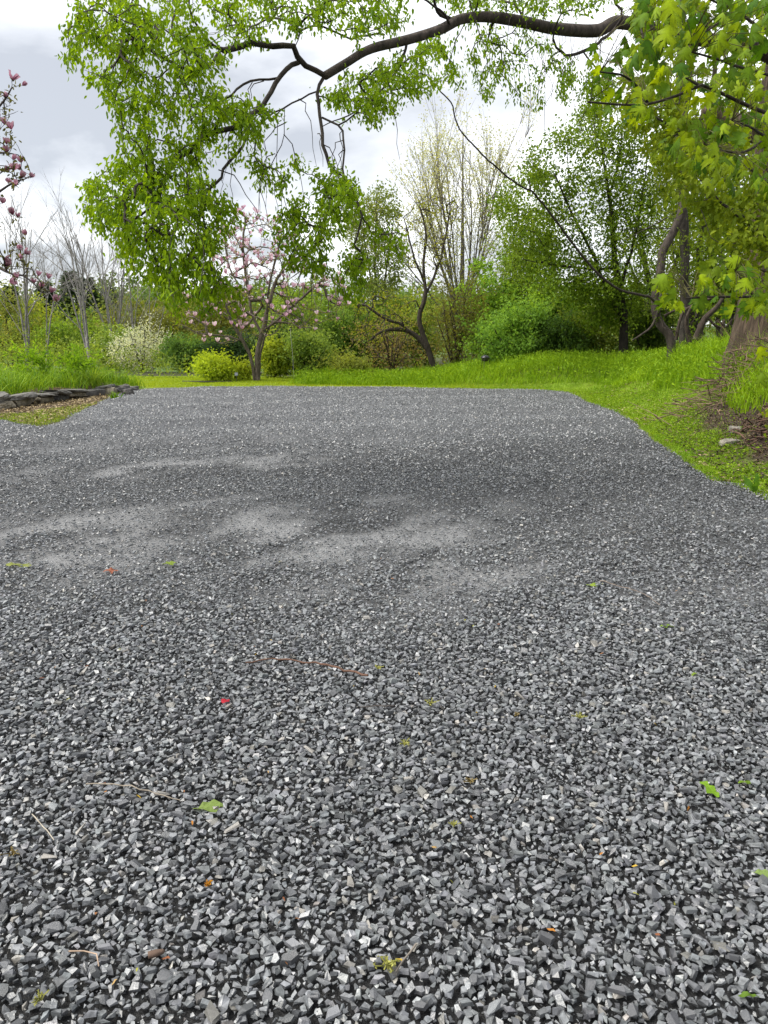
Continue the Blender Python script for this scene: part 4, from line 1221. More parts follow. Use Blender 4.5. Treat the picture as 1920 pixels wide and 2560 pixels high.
# dead roots and leaning stems in the bank below
b = np.array([PS(1755, 850, 18.6)[0], 18.6, 0]); b[2] = zat(b[0], b[1]) - 0.05
st = [(S_(q, 18.3 + 0.2 * k), r0, r1) for k, (q, r0, r1) in enumerate([
    ([(1740, 850), (1760, 800), (1790, 770), (1810, 740)], .09, .04), ([(1725, 855), (1715, 810), (1722, 780), (1740, 750)], .06, .03), ([(1690, 850), (1700, 800), (1720, 770), (1780, 745)], .04, .03),
    ([(1805, 860), (1808, 810), (1822, 780), (1830, 740)], .05, .03), ([(1765, 790), (1790, 815), (1812, 818), (1830, 800)], .035, .02), ([(1660, 790), (1690, 775), (1720, 770)], .03, .02), ([(1755, 855), (1750, 815), (1765, 800)], .08, .06)])]
make_tree('dead_roots', 'tangle of dark dead roots and stems left of the old trunk base', b, st, S_([(r_.uniform(1650, 1840), r_.uniform(740, 850)) for _ in range(40)], 18.6 + r_.normal(0, .3, 40)), None, 'roots', None,
          (0.045, 0.034, 0.026), 0.1, 0.005, 0, 0.4, 8, 4, 0.0, 73, trunk_name='roots')
# light leaved sapling in front of the old trunk
Y0 = 9.6
b = np.array([5.15, Y0, 0]); b[2] = zat(b[0], Y0) - 0.03
at = np.concatenate([poly_attr([(1490, 250), (1659, 300), (1680, 560), (1560, 560), (1420, 430), (1400, 330)], 120, Y0, .5, r_), poly_attr([(1570, 430), (1680, 400), (1690, 600), (1600, 620)], 60, Y0, .4, r_), poly_attr([(1360, 150), (1480, 180), (1480, 320), (1400, 330), (1340, 250)], 60, Y0 + .4, .4, r_)])
make_tree('light_sapling', 'light yellow green sapling leafing out in front of the old trunk', b,
          [(np.concatenate([[b], PD([1730, 1720, 1690, 1640], [760, 620, 480, 300], [Y0] * 4)]), 0.04, 0.01), (PD([1722, 1640, 1560, 1500], [560, 500, 440, 370], [Y0] * 4), 0.018, 0.006), (PD([1700, 1600, 1500, 1410], [430, 350, 300, 250], [Y0] * 4), 0.016, 0.005),
           (PD([1725, 1660, 1600, 1560], [640, 590, 570, 560], [Y0] * 4), 0.014, 0.005)], at,
          dict(per=17, spread=0.07, L=0.08, W=0.052, A=(0.085, 0.145, 0.010), B=(0.23, 0.29, 0.02), hang=0.7, kind=4), 'sapling', None, (0.05, 0.042, 0.034), 0.12, 0.0022, 0.2, 0.7, 6, 3, 0.3, 74)

# ------------------------------------------------------------------ near maple
r_ = np.random.default_rng(81)
mb = np.array([4.55, 4.7, 0]); mb[2] = zat(mb[0], mb[1]) - 0.05
mrt = root('maple_tree', mb, 'near maple with large bright yellow green leaves at the right edge', 'maple')
def S2(pts, Ya, Yb):
    return PS([q[0] for q in pts], [q[1] for q in pts], np.linspace(Ya, Yb, len(pts)))
trunk_m = np.array([mb, mb + [-.02, -.02, 1.0], mb + [-.10, -.05, 2.0], mb + [-.2, -.05, 3.2], mb + [-.25, 0, 4.4]])
br = [
    [(2060, 120), (1915, 75), (1845, 30), (1790, 5), (1700, -40)], [(2080, 230), (1920, 187), (1840, 165), (1800, 150), (1730, 130)],
    [(2060, 330), (1785, 225), (1750, 215), (1690, 240), (1620, 260), (1560, 262), (1470, 255)], [(2060, 420), (1920, 345), (1880, 320), (1830, 300)],
    [(2100, 735), (1920, 740), (1870, 742), (1800, 742), (1760, 743), (1715, 746)], [(1885, 741), (1860, 705), (1838, 678)],
    [(1700, -40), (1590, 10), (1600, 60), (1608, 95), (1622, 130), (1640, 160)], [(1835, 35), (1800, 55), (1765, 78), (1730, 95)],
    [(1920, 345), (1860, 380), (1800, 375), (1760, 360)], [(2060, 960), (1960, 905), (1900, 880)], [(1620, 260), (1600, 225), (1560, 190), (1500, 180)], [(1752, 216), (1715, 195)]]
stems = [(trunk_m, 0.11, 0.05)]
for k, q in enumerate(br):
    P_ = S2(q, 3.9, 3.35)
    if q[0][0] > 2000:
        zc = P_[0][2]; d = np.argmin(np.abs(np.linspace(0, 4.4, 45) - (zc - mb[2] - .25)))
        j = mb + (trunk_m[-1] - mb) * (d / 44.0)
        P_ = np.concatenate([[j], P_]); stems.append((P_, 0.028, 0.005))
    else:
        stems.append((P_, 0.010, 0.004))
g = Geo(); tube(g, resample(trunk_m, .1), np.linspace(.11, .05, len(resample(trunk_m, .1))), 12, (0.07, 0.058, 0.048))
link('trunk', g.mesh('trunk', M_bark, mb, True), mrt)
node = []; bough_of = []
for P_, r0, r1 in stems[1:]:
    C = resample(P_, 0.05)
    g = Geo(); tube(g, C, np.linspace(r0, r1, len(C)) * 0.75, 7, (0.035, 0.028, 0.022))
    bo = link('bough', g.mesh('bough', M_bark, mb, True), mrt)
    node.append(C); bough_of += [bo] * len(C)
nodes = np.concatenate(node)

def maple_leaf_mesh(seed):
    r2 = np.random.default_rng(seed)
    # lobe outline, half leaf (x sideways, z along the leaf), tips and notches
    half = [(0.0, 1.0), (0.06, 0.83), (0.15, 0.80), (0.10, 0.58), (0.24, 0.68), (0.33, 0.66), (0.46, 0.74), (0.45, 0.58), (0.52, 0.50), (0.36, 0.40), (0.27, 0.31), (0.40, 0.28), (0.47, 0.17), (0.34, 0.13), (0.22, 0.04), (0.10, -0.02)]
    right = np.array(half) * (1 + r2.normal(0, 0.04, (len(half), 2)))
    left_ = np.array(half) * (1 + r2.normal(0, 0.04, (len(half), 2))) * [-1, 1]
    out = np.concatenate([right, left_[1:][::-1]])
    cen = np.array([[0.0, 0.05], [0, 0.35], [0, 0.62]])
    pts = np.concatenate([out, cen])
    x, z = pts[:, 0], pts[:, 1]
    cup = r2.uniform(0.35, 1.0); drp = r2.uniform(0.3, 0.9); tw = r2.normal(0, .2)
    y = -cup * np.abs(x) ** 1.3 - drp * np.clip(z, 0, 2) ** 2 * 0.6 + tw * x * z + 0.02 * np.sin(x * 25 + z * 14)
    V = np.stack([x * (1 - 0.25 * cup), y, z], -1)
    n = len(out); nr = len(half)
    F_ = []
    c0, c1, c2 = n, n + 1, n + 2
    cenof = lambda i_: c2 if (i_ < 4 or i_ > n - 4) else (c1 if (i_ < 11 or i_ > n - 11) else c0)
    for i_ in range(n):
        j = (i_ + 1) % n
        a, b2 = cenof(i_), cenof(j)
        F_.append((i_, j, b2))
        if a != b2: F_.append((i_, b2, a))
    return V, np.array(F_)

mm = []
for k in range(14):
    V, F_ = maple_leaf_mesh(900 + k)
    u = (k / 13.0)
    A_c = mixcol((0.045, 0.110, 0.008), (0.225, 0.315, 0.010), np.array([u ** 1.2]))
    A_v = np.repeat(A_c, len(V), 0); A_v[-3:] *= 1.5; A_v[:-3:3] *= 0.8
    G_ = Geo(); G_.add(V, [F_], A_v)
    # petiole
    tube(G_, np.array([[0, 0.10, -0.45], [0, 0.04, -0.2], [0, 0, 0.03]]), 0.012, 3, (0.16, 0.15, 0.03))
    me = G_.mesh('leaf', M_maple, smooth_=True)
    mm.append(me)
q_sc = 0.72
regs = [([(1590, -20), (1930, -20), (1930, 300), (1780, 260), (1700, 190), (1600, 300), (1570, 150)], 118, (3.0, 3.9), 0.125), ([(1470, 60), (1580, 40), (1620, 270), (1540, 300), (1460, 260)], 26, (3.5, 4.3), 0.10),
        ([(1690, 280), (1930, 260), (1930, 470), (1780, 400), (1690, 400), (1660, 330)], 52, (3.1, 3.9), 0.125), ([(1640, 690), (1700, 670), (1790, 690), (1930, 690), (1930, 780), (1740, 760), (1660, 760)], 46, (3.2, 3.7), 0.115),
        ([(1780, 640), (1870, 640), (1870, 700), (1790, 700)], 10, (3.2, 3.6), 0.12), ([(1890, 850), (1960, 850), (1960, 960), (1900, 950)], 7, (3.2, 3.6), 0.13), ([(1560, -30), (1700, -30), (1690, 120), (1590, 100)], 22, (3.2, 4.0), 0.115)]
cnt = 0
pet = Geo()
for poly, n, (ya, yb), sz in regs:
    q = in_poly(poly, n, r_)
    pos = PS(q[:, 0], q[:, 1], r_.uniform(ya, yb, n))
    for P_ in pos:
        axd = np.array([r_.normal(-0.15, .45), r_.normal(-0.15, .45), r_.uniform(-1.0, -0.25)])
        nor = np.array([r_.normal(0, .45), r_.normal(-.35, .45), 0.75])
        d = np.linalg.norm(nodes - P_, axis=1); k = int(d.argmin())
        s = sz * q_sc * r_.uniform(0.55, 1.05)
        st0 = P_ - nrm(axd) * s * 0.45
        if d[k] > 0.06:
            mid = (nodes[k] + st0) / 2 + [0, 0, 0.03]
            tube(pet, np.stack([nodes[k], mid, st0]), [0.0022, 0.0016, 0.0012], 3, (0.09, 0.085, 0.03), cap=False)
        put('leaf', mm[r_.integers(0, len(mm))], bough_of[k], P_, axd, nor, (s, s, s), mb)
        cnt += 1
link('twigs', pet.mesh('twigs', M_twig, mb), mrt)['kind'] = 'stuff'
# the smaller leaves farther back in the same maple
g = Geo()
lm = [maple_leaf_mesh(950 + k) for k in range(8)]
for poly, n, ya, yb, sz in [([(1590, -20), (1930, -20), (1930, 480), (1780, 470), (1640, 330), (1560, 280), (1540, 120)], 420, 3.9, 5.4, .080), ([(1740, 640), (1930, 640), (1930, 800), (1760, 770)], 40, 4.0, 5.0, .10)]:
    q = in_poly(poly, n, r_); pos = PS(q[:, 0], q[:, 1], r_.uniform(ya, yb, n))
    for P_ in pos:
        V, F_ = lm[r_.integers(0, 8)]
        z_ = nrm(np.array([r_.normal(-.1, .5), r_.normal(-.1, .5), r_.uniform(-1, -.2)])); y_ = np.array([r_.normal(0, .5), r_.normal(-.3, .5), .75]); y_ = nrm(y_ - z_ * (y_ @ z_)); x_ = np.cross(y_, z_)
        g.add((V[:, :1] * x_ + V[:, 1:2] * y_ + V[:, 2:] * z_) * sz * r_.uniform(.6, 1.1) + P_, [F_], mixcol((0.035, 0.090, 0.008), (0.20, 0.28, 0.012), np.array([r_.random()])))
link('foliage', g.mesh('foliage', M_maple, mb, True), mrt)['kind'] = 'stuff'

# ------------------------------------------------------------------ lawn, tall grass and weeds
r_ = np.random.default_rng(91)
def region(n, x0, x1, y0, y1, cond):
    x = r_.uniform(x0, x1, n); y = r_.uniform(y0, y1, n)
    sd = pad_sd(x, y)
    m = cond(x, y, sd)
    return x[m], y[m], sd[m]
g = Geo()
# back lawn
x, y, sd = region(120000, -16, 5.5, 22.2, 32.5, lambda x, y, sd: (sd > -0.02) & (x < 5) & ((x > wall_x(y) + 0.2) | (y > 24.6)) & (y < 31.5 + 1.5 * fbm(x * .4, x * 0 + 3, 5)))
n = len(x)
blades(g, x, y, ground_z(x, y, sd), r_.uniform(0.03, 0.07, n), 0.022, r_.uniform(0.2, 0.9, n), mixcol((0.20, 0.29, 0.012), (0.36, 0.43, 0.025), np.clip(fbm(x * .8, y * .8, 9) * .7 + r_.random(n) * .5 - .1, 0, 1)), r_, 1)
# mown strip along the right edge and along the back right
x, y, sd = region(260000, 1.0, 9.5, 6.5, 26.5, lambda x, y, sd: (sd > -0.03 - 0.05 * r_.random(len(x))) & (sd < 1.5 + 0.9 * fbm(x, y, 12)) & (r_.random(len(x)) < 1 - 0.93 * smooth((sd - soil_start(x, y)) / .3) * smooth((15 - y) / 2)))
n = len(x)
blades(g, x, y, ground_z(x, y, sd), r_.uniform(0.03, 0.085, n) * (0.7 + 0.6 * fbm(x * 1.5, y * 1.5, 19)), 0.012, r_.uniform(0.2, 1.0, n), mixcol((0.12, 0.24, 0.010), (0.28, 0.40, 0.022), np.clip(fbm(x * 1.3, y * 1.3, 14) * 1.2 - 0.2 + r_.normal(0, .15, n), 0, 1)), r_, 1)
# grass patch at the left
x, y, sd = region(26000, -10, -6.0, 12.6, 22, lambda x, y, sd: (sd > -0.03) & (x > wall_x(y) + .1) & (sd < (0.75 + 0.5 * fbm(x * 2, y * 2, 15)) * smooth((18.5 - y) / 2)))
n = len(x)
blades(g, x, y, ground_z(x, y, sd), r_.uniform(0.03, 0.09, n), 0.012, r_.uniform(0.2, 1.0, n), mixcol((0.13, 0.22, 0.015), (0.30, 0.36, 0.04), r_.random(n)), r_, 1)
x, y, sd = region(60000, -9, 9.5, 6.5, 27, lambda x, y, sd: (sd > -0.05) & (sd < 1.8) & (x > -9) & (fbm(x * 1.9, y * 1.9, 77) > 0.5))
n = len(x)
blades(g, x, y, ground_z(x, y, sd), r_.uniform(0.02, 0.06, n), 0.012, r_.uniform(0.6, 1.4, n), mixcol((0.24, 0.22, 0.06), (0.42, 0.36, 0.14), r_.random(n)), r_, 1)
o = link('lawn_grass', g.mesh('lawn_grass', M_grass)); props(o, 'short bright green lawn grass bordering the gravel drive', 'grass', None, 'stuff')

# clover and weeds over the strip, straw and dead leaves
g = Geo()
x, y, sd = region(52000, 2.5, 8.5, 6.6, 22.5, lambda x, y, sd: (sd > 0.02) & (sd < 3.2) & (fbm(x * 1.1, y * 1.1, 16) > 0.47) & (r_.random(len(x)) < 1 - 0.88 * smooth((sd - soil_start(x, y)) / .3) * smooth((15 - y) / 2)))
n = len(x)
leaf_geo(g, np.stack([x, y, ground_z(x, y, sd) + r_.uniform(0.01, 0.10, n)], -1), r_.normal(0, 1, (n, 3)) * [1, 1, .25], r_.normal(0, .35, (n, 3)) + [0, 0, 1], r_.uniform(0.02, 0.055, n), r_.uniform(0.02, 0.04, n), mixcol((0.09, 0.18, 0.010), (0.25, 0.36, 0.02), r_.random(n)))
o = link('clover', g.mesh('clover', M_grass)); props(o, 'patches of light green clover and weeds on the right verge', 'weeds', None, 'stuff')
g = Geo()
x, y, sd = region(9000, 2.5, 8.0, 6.4, 22.5, lambda x, y, sd: (sd > 0.02) & (sd < 2.2) & (fbm(x * 1.6, y * 1.6, 17) > 0.5))
x2, y2, sd2 = region(9000, -10, -6.3, 12.8, 22.6, lambda x, y, sd: (sd > 0.02) & (x > wall_x(y) - 0.05))
xa, ya, sa = np.concatenate([x, x2]), np.concatenate([y, y2]), np.concatenate([sd, sd2])
n = len(xa)
leaf_geo(g, np.stack([xa, ya, ground_z(xa, ya, sa) + 0.012 + 0.02 * r_.random(n)], -1), r_.normal(0, 1, (n, 3)) * [1, 1, .15], r_.normal(0, .25, (n, 3)) + [0, 0, 1], r_.uniform(0.03, 0.11, n), r_.uniform(0.012, 0.05, n), mixcol((0.10, 0.065, 0.035), (0.50, 0.40, 0.22), r_.random(n) ** 1.5))
x, y, sd = region(16000, 3.6, 7.6, 6.2, 13.5, lambda x, y, sd: (sd > 0.15))
n = len(x)
leaf_geo(g, np.stack([x, y, ground_z(x, y, sd) + 0.005 + 0.03 * r_.random(n)], -1), r_.normal(0, 1, (n, 3)) * [1, 1, .3], r_.normal(0, .35, (n, 3)) + [0, 0, 1], r_.uniform(0.02, 0.08, n), r_.uniform(0.012, 0.03, n), mixcol((0.025, 0.016, 0.012), (0.13, 0.085, 0.06), r_.random(n) ** 1.5))
o = link('leaf_litter', g.mesh('leaf_litter', M_dull)); props(o, 'dry straw coloured leaf litter and bark chips on bare soil', 'leaf litter', None, 'stuff')

# tall grass
g = Geo()
def tall_cond(x, y, sd):
    start = np.where(y > 20.5, 0.75, 1.0) + 0.55 * fbm(x * 0.8, y * 0.8, 18)
    return (sd > start) & (sd < start + 4.8) & (x > -3.4 + 0.5 * r_.random(len(x))) & ((y > 22) | (x > 4.5)) & (r_.random(len(x)) < smooth((y - 10.2) / 2.5))
x, y, sd = region(105000, -4.0, 12, 10.0, 32, tall_cond)
n = len(x)
hh = (0.34 + 0.52 * fbm(x * 0.9, y * 0.9, 20)) * r_.uniform(0.6, 1.2, n) * (0.65 + 0.35 * smooth((x + 3.4) / 1.5))
hh = hh * (0.45 + 0.55 * smooth((sd - 1.0) / 1.2))
hh = hh * (0.85 + 0.4 * smooth((x - 4.5) / 2) * smooth((20 - y) / 3))
blades(g, x, y, ground_z(x, y, sd), hh, r_.uniform(0.010, 0.024, n), r_.uniform(0.1, 1.1, n), mixcol((0.10, 0.22, 0.008), (0.32, 0.48, 0.02), np.clip(fbm(x * 1.5, y * 1.5, 24) * .8 + r_.random(n) * .6 - .2, 0, 1)), r_, 2)
# leafy weeds mixed in
x, y, sd = region(70000, -3.2, 11, 10.0, 29, lambda x, y, sd: tall_cond(x, y, sd) & (fbm(x * .7, y * .7, 25) > 0.45))
n = len(x)
leaf_geo(g, np.stack([x, y, ground_z(x, y, sd) + r_.uniform(0.05, 0.48, n)], -1), r_.normal(0, .7, (n, 3)) + [0, 0, .2], r_.normal(0, .5, (n, 3)) + [0, 0, 1], r_.uniform(0.06, 0.15, n), r_.uniform(0.02, 0.045, n), mixcol((0.10, 0.20, 0.010), (0.28, 0.42, 0.022), r_.random(n)))
o = link('tall_grass', g.mesh('tall_grass', M_grass)); props(o, 'tall lush green grass on the bank beyond the drive', 'grass', None, 'stuff')

# a few arching pale seed blades that stand out of it
# ------------------------------------------------------------------ raised bed on the left
def field_stone(sx, sy, sz, seed, nseg=1):
    r2 = np.random.default_rng(seed)
    bm = bmesh.new()
    bmesh.ops.create_cube(bm, size=1.0)
    bmesh.ops.subdivide_edges(bm, edges=bm.edges[:], cuts=3, use_grid_fill=True)
    for v in bm.verts:
        c_ = np.array(v.co[:])
        k = np.abs(c_).max() / max(np.linalg.norm(c_), 1e-6)
        c_ = c_ * (0.62 + 0.38 * (np.abs(c_).max() / np.linalg.norm(c_)) * 1.0)
        c_ = c_ + (np.array([vnoise(c_[0] * 3 + q * 7.1 + seed, c_[1] * 3 + c_[2] * 2.3 + q, seed + q) for q in range(3)]) - 0.5) * 0.26
        v.co = c_ * [sx, sy, sz]
    bmesh.ops.triangulate(bm, faces=bm.faces[:])
    bm.verts.index_update()
    V = np.array([v.co[:] for v in bm.verts]); F_ = np.array([[v.index for v in f.verts] for f in bm.faces]); bm.free()
    return V, F_

wb = np.array([wall_x(18.0), 18.0, 0.0])
wroot = root('stone_wall', wb, 'low dry stone wall of dark flat slabs holding the raised bed', 'stone wall')
r_ = np.random.default_rng(95)
yv = 13.9; k = 0
while yv < 23.0:
    ln = r_.uniform(0.45, 0.95)
    for course in range(2):
        if course and r_.random() < 0.28: continue
        l2 = ln * (1.0 if course == 0 else r_.uniform(0.9, 1.15)); hz = r_.uniform(0.13, 0.24) if course == 0 else r_.uniform(0.07, 0.18)
        V, F_ = field_stone(r_.uniform(0.32, 0.42) if course == 0 else r_.uniform(0.42, 0.55), l2, hz, 1000 + k)
        t = r_.uniform(0, 1)
        col = (0.12, 0.115, 0.105) if course else ((0.20, 0.175, 0.13) if r_.random() < 0.55 else (0.11, 0.105, 0.10))
        me = mesh_np('stone', V, [F_], np.array(col) * r_.uniform(0.8, 1.2), False, M_slab)
        o = link('stone', me, wroot)
        yy = yv + ln / 2 + (r_.normal(0, .06) if course else 0)
        o.location = (wall_x(yy) + r_.normal(0, .07) - wb[0] + (0.03 if course else 0), yy - wb[1], (0.07 if course == 0 else 0.07 + 0.085 + hz * 0.42) - wb[2])
        o.rotation_euler = (r_.normal(0, .07), r_.normal(0, .10), -0.16 + r_.normal(0, .16))
        k += 1
    yv += ln * 0.97
for (dx, dy, sz) in [(265, 838, (0.35, 0.3, 0.25)), (276, 845, (0.28, 0.3, 0.2)), (255, 826, (0.5, 0.35, 0.25))]:
    q = GS(dx * SC, dy * SC, 0.12)
    V, F_ = field_stone(*sz, 1100 + dx)
    o = link('stone', mesh_np('stone', V, [F_], np.array([0.08, 0.075, 0.07]), False, M_slab), wroot)
    o.location = (q[0] - wb[0], q[1] - wb[1], 0.08 if dy > 830 else 0.2); o.rotation_euler = (0.1, -0.1, dx * 1.0)

g = Geo()
r_ = np.random.default_rng(96)
n = 19000
x = r_.uniform(-16, -7.6, n); y = r_.uniform(13.4, 24.5, n)
m = (x < wall_x(y) - 0.12) & (x > wall_x(y) - 4.5) & (fbm(x * 1.2, y * 1.2, 33) > 0.25)
x, y = x[m], y[m]; n = len(x)
zz = ground_z(x, y)
blades(g, x, y, zz, r_.uniform(0.35, 0.75, n) * (0.6 + 0.6 * fbm(x * 1.2, y * 1.2, 34)), r_.uniform(0.012, 0.028, n), r_.uniform(0.15, 1.25, n), mixcol((0.07, 0.17, 0.010), (0.24, 0.37, 0.022), r_.random(n)), r_, 4)
o = link('daylily_bed', g.mesh('daylily_bed', M_grass)); props(o, 'mass of bright green daylily leaves filling the raised bed', 'plants', None, 'stuff')
for k, (dx, dy, Yc, lab, w, h) in enumerate([(70, 770, 21.5, 'tall leafy clump standing highest in the raised bed, on the left', 0.55, 0.95), (165, 775, 21.8, 'second tall leafy clump in the raised bed, nearer the wall end', 0.5, 0.9)]):
    c_ = PD(dx, dy, Yc); b = np.array([c_[0], Yc, zat(c_[0], Yc)])
    st = fan(b, [b + [r_.normal(0, .3), r_.normal(0, .3), h * r_.uniform(.8, 1.05)] for _ in range(9)], 0.008, 0.004)
    make_tree('leafy_plant', lab, b, st, b + [0, 0, h * .62] + r_.normal(0, 1, (70, 3)) * [w * .6, w * .6, h * .25],
              dict(per=9, spread=0.05, L=0.16, W=0.05, A=(0.09, 0.20, 0.010), B=(0.25, 0.40, 0.025), hang=-0.1), 'plant', 'leafy clumps in the raised bed', (0.10, 0.16, 0.03), 0.1, 0.002, 0, 0.6, 4, 3, 0.2, 400 + k, trunk_name='stems')
for k, (dx, dy, Yc, lab) in enumerate([(238, 812, 21.4, 'daylily clump with arching blades at the far end of the wall'), (40, 850, 15.6, 'daylily clump hanging over the wall at the left edge')]):
    q = PD(dx, dy, Yc); b = np.array([min(q[0], wall_x(Yc) - .1), Yc, zat(wall_x(Yc) - .4, Yc)])
    g = Geo(); n = 46
    x = b[0] + r_.normal(0, .07, n); y = b[1] + r_.normal(0, .07, n)
    blades(g, x, y, np.full(n, b[2]), r_.uniform(.45, .85, n), 0.03, r_.uniform(.5, 1.5, n), mixcol((0.09, 0.19, 0.012), (0.30, 0.42, 0.05), r_.random(n)), r_, 5)
    rt = root('daylily', b, lab, 'plant', 'daylily clumps at the wall')
    link('blades', g.mesh('blades', M_grass, b), rt)['kind'] = 'stuff'
q = GS(248 * SC, 862 * SC)
g = Geo(); n = 24
blades(g, q[0] + r_.normal(0, .05, n), q[1] + r_.normal(0, .05, n), np.zeros(n), r_.uniform(.15, .32, n), 0.05, r_.uniform(.3, 1.0, n), mixcol((0.08, 0.19, 0.01), (0.2, 0.33, 0.02), r_.random(n)), r_, 4)
rt = root('weed_tuft', q, 'small green weed tuft at the gravel edge below the wall end', 'weed')
link('leaves', g.mesh('leaves', M_grass, q), rt)['kind'] = 'stuff'

# ------------------------------------------------------------------ right bank details
# brush pile
q = PS(1850, 905, 12.6)
bp = np.array([6.55, 13.9, zat(6.55, 13.9) - .05])
rt = root('brush_pile', bp, 'heap of dead brown twigs at the foot of the old trunk', 'brush pile')
g = Geo()
for k in range(360):
    a = r_.uniform(0, np.pi); ln = r_.uniform(.3, 1.1)
    c_ = bp + np.array([r_.normal(0, .75), r_.normal(0, .55), 0]); hq = .70 * math.exp(-((c_[0] - bp[0]) ** 2 + (c_[1] - bp[1]) ** 2) / .7)
    c_[2] = zat(c_[0], c_[1]) + hq * r_.random() + .02
    d = np.array([math.cos(a), math.sin(a), r_.normal(0, .35)]) * ln / 2
    mid = c_ + r_.normal(0, .07, 3)
    tube(g, np.stack([c_ - d, mid, c_ + d]), [.008, .006, .003], 4, np.array([0.17, 0.115, 0.080]) * r_.uniform(.35, 1.4), cap=False)
link('twigs', g.mesh('twigs', M_twig, bp), rt)['kind'] = 'stuff'
bp2 = np.array([5.55, 10.2, zat(5.55, 10.2)])
rt = root('brush_pile', bp2, 'low mound of reddish bark and twigs on the soil at the right edge', 'brush pile')
g = Geo()
for k in range(260):
    a = r_.uniform(0, np.pi); ln = r_.uniform(.1, .45)
    c_ = bp2 + np.array([r_.normal(0, .38), r_.normal(0, .4), 0]); hq = .30 * math.exp(-((c_[0] - bp2[0]) ** 2 + (c_[1] - bp2[1]) ** 2) / .3)
    c_[2] = zat(c_[0], c_[1]) + hq * r_.random() + .01
    d = np.array([math.cos(a), math.sin(a), r_.normal(0, .3)]) * ln / 2
    tube(g, np.stack([c_ - d, c_ + r_.normal(0, .03, 3), c_ + d]), [.012, .010, .005], 4, np.array([0.14, 0.085, 0.06]) * r_.uniform(.4, 1.5), cap=False)
link('twigs', g.mesh('twigs', M_twig, bp2), rt)['kind'] = 'stuff'
# flat stones
for (px, py, sz, lab, nm, col, rz) in [(1822, 1118, (0.30, 0.16, 0.09), 'flat pale stone lying in the clover on the right verge', 'flat_stone', (0.24, 0.22, 0.18), .5), (1835, 1108, (0.16, 0.12, 0.10), 'small pale stone resting against the flat stone on the verge', 'flat_stone', (0.22, 0.20, 0.17), -.3),
                                      (1303, 966, (0.26, 0.13, 0.07), 'small grey stone block at the far edge of the drive', 'stone_block', (0.28, 0.27, 0.25), 0.05)]:
    p0 = GS(px, py, 0.0)
    for _ in range(8): p0 = GS(px, py, zat(p0[0], p0[1]))
    V, F_ = field_stone(*sz, 1200 + px)
    o = link(nm, mesh_np(nm, V, [F_], np.array(col), False, M_slab), label=lab, cat='stone')
    o.location = (p0[0], p0[1], zat(p0[0], p0[1]) + sz[2] * .42); o.rotation_euler = (0, 0, rz)
# broad leaf shoot at the gravel corner
def broad_leaf(L, W, col, bend=0.3, seg=7, stem=0.0):
    t = np.linspace(0, 1, seg); w = np.sin(np.pi * np.clip(t * 0.92 + .04, 0, 1)) ** .8 * W / 2
    rr_ = np.random.default_rng(int(W * 1e5) + seg)
    w = w * rr_.uniform(0.75, 1.2, seg)
    y = bend * L * t ** 2 + rr_.normal(0, 0.03 * L, seg)
    V = []
    for k in range(seg): V += [(-w[k] * rr_.uniform(.7, 1.1), -y[k] + rr_.uniform(-.5, .5) * w[k], t[k] * L), (0, -y[k], t[k] * L), (w[k] * rr_.uniform(.7, 1.1), -y[k] + rr_.uniform(-.5, .5) * w[k], t[k] * L)]
    F_ = []
    for k in range(seg - 1):
        a = 3 * k; F_ += [(a, a + 1, a + 4, a + 3), (a + 1, a + 2, a + 5, a + 4)]
    return np.array(V), np.array(F_)
p0 = GS(1885, 1232, 0.0)
for _ in range(8): p0 = GS(1885, 1232, zat(p0[0], p0[1]))
rt = root('hosta_shoot', p0, 'broad green hosta shoot beside the gravel at the right edge', 'plant')
for k, (ax_, L, W) in enumerate([((-.45, -.1, .8), .20, .085), ((.1, -.3, .9), .19, .08), ((.25, .2, .9), .15, .06)]):
    V, F_ = broad_leaf(1, W / L, None, .25)
    me = mesh_np('leaf', V, [F_], np.array([0.10, 0.22, 0.03]), True, M_maple)
    put('leaf', me, rt, p0, ax_, (0.3, -1, .3), L, p0)
# thin seedling
p0 = GS(1905, 1085, 0.35); p0 = np.array([4.9, 9.6, zat(4.9, 9.6)])
st = fan(p0, [p0 + [.02, 0, .6], p0 + [-.1, .05, .45], p0 + [.1, -.05, .4]], .006, .003)
make_tree('seedling', 'thin seedling with a few round light green leaves at the right edge', p0, st, p0 + [0, 0, .38] + r_.normal(0, 1, (14, 3)) * [.08, .08, .13],
          dict(per=3, spread=.02, L=.075, W=.06, A=(0.17, 0.26, 0.012), B=(0.32, 0.38, 0.02), hang=.3, kind=4), 'plant', None, (.10, .10, .04), .06, .0015, 0, .6, 5, 3, .3, 501, trunk_name='stem')

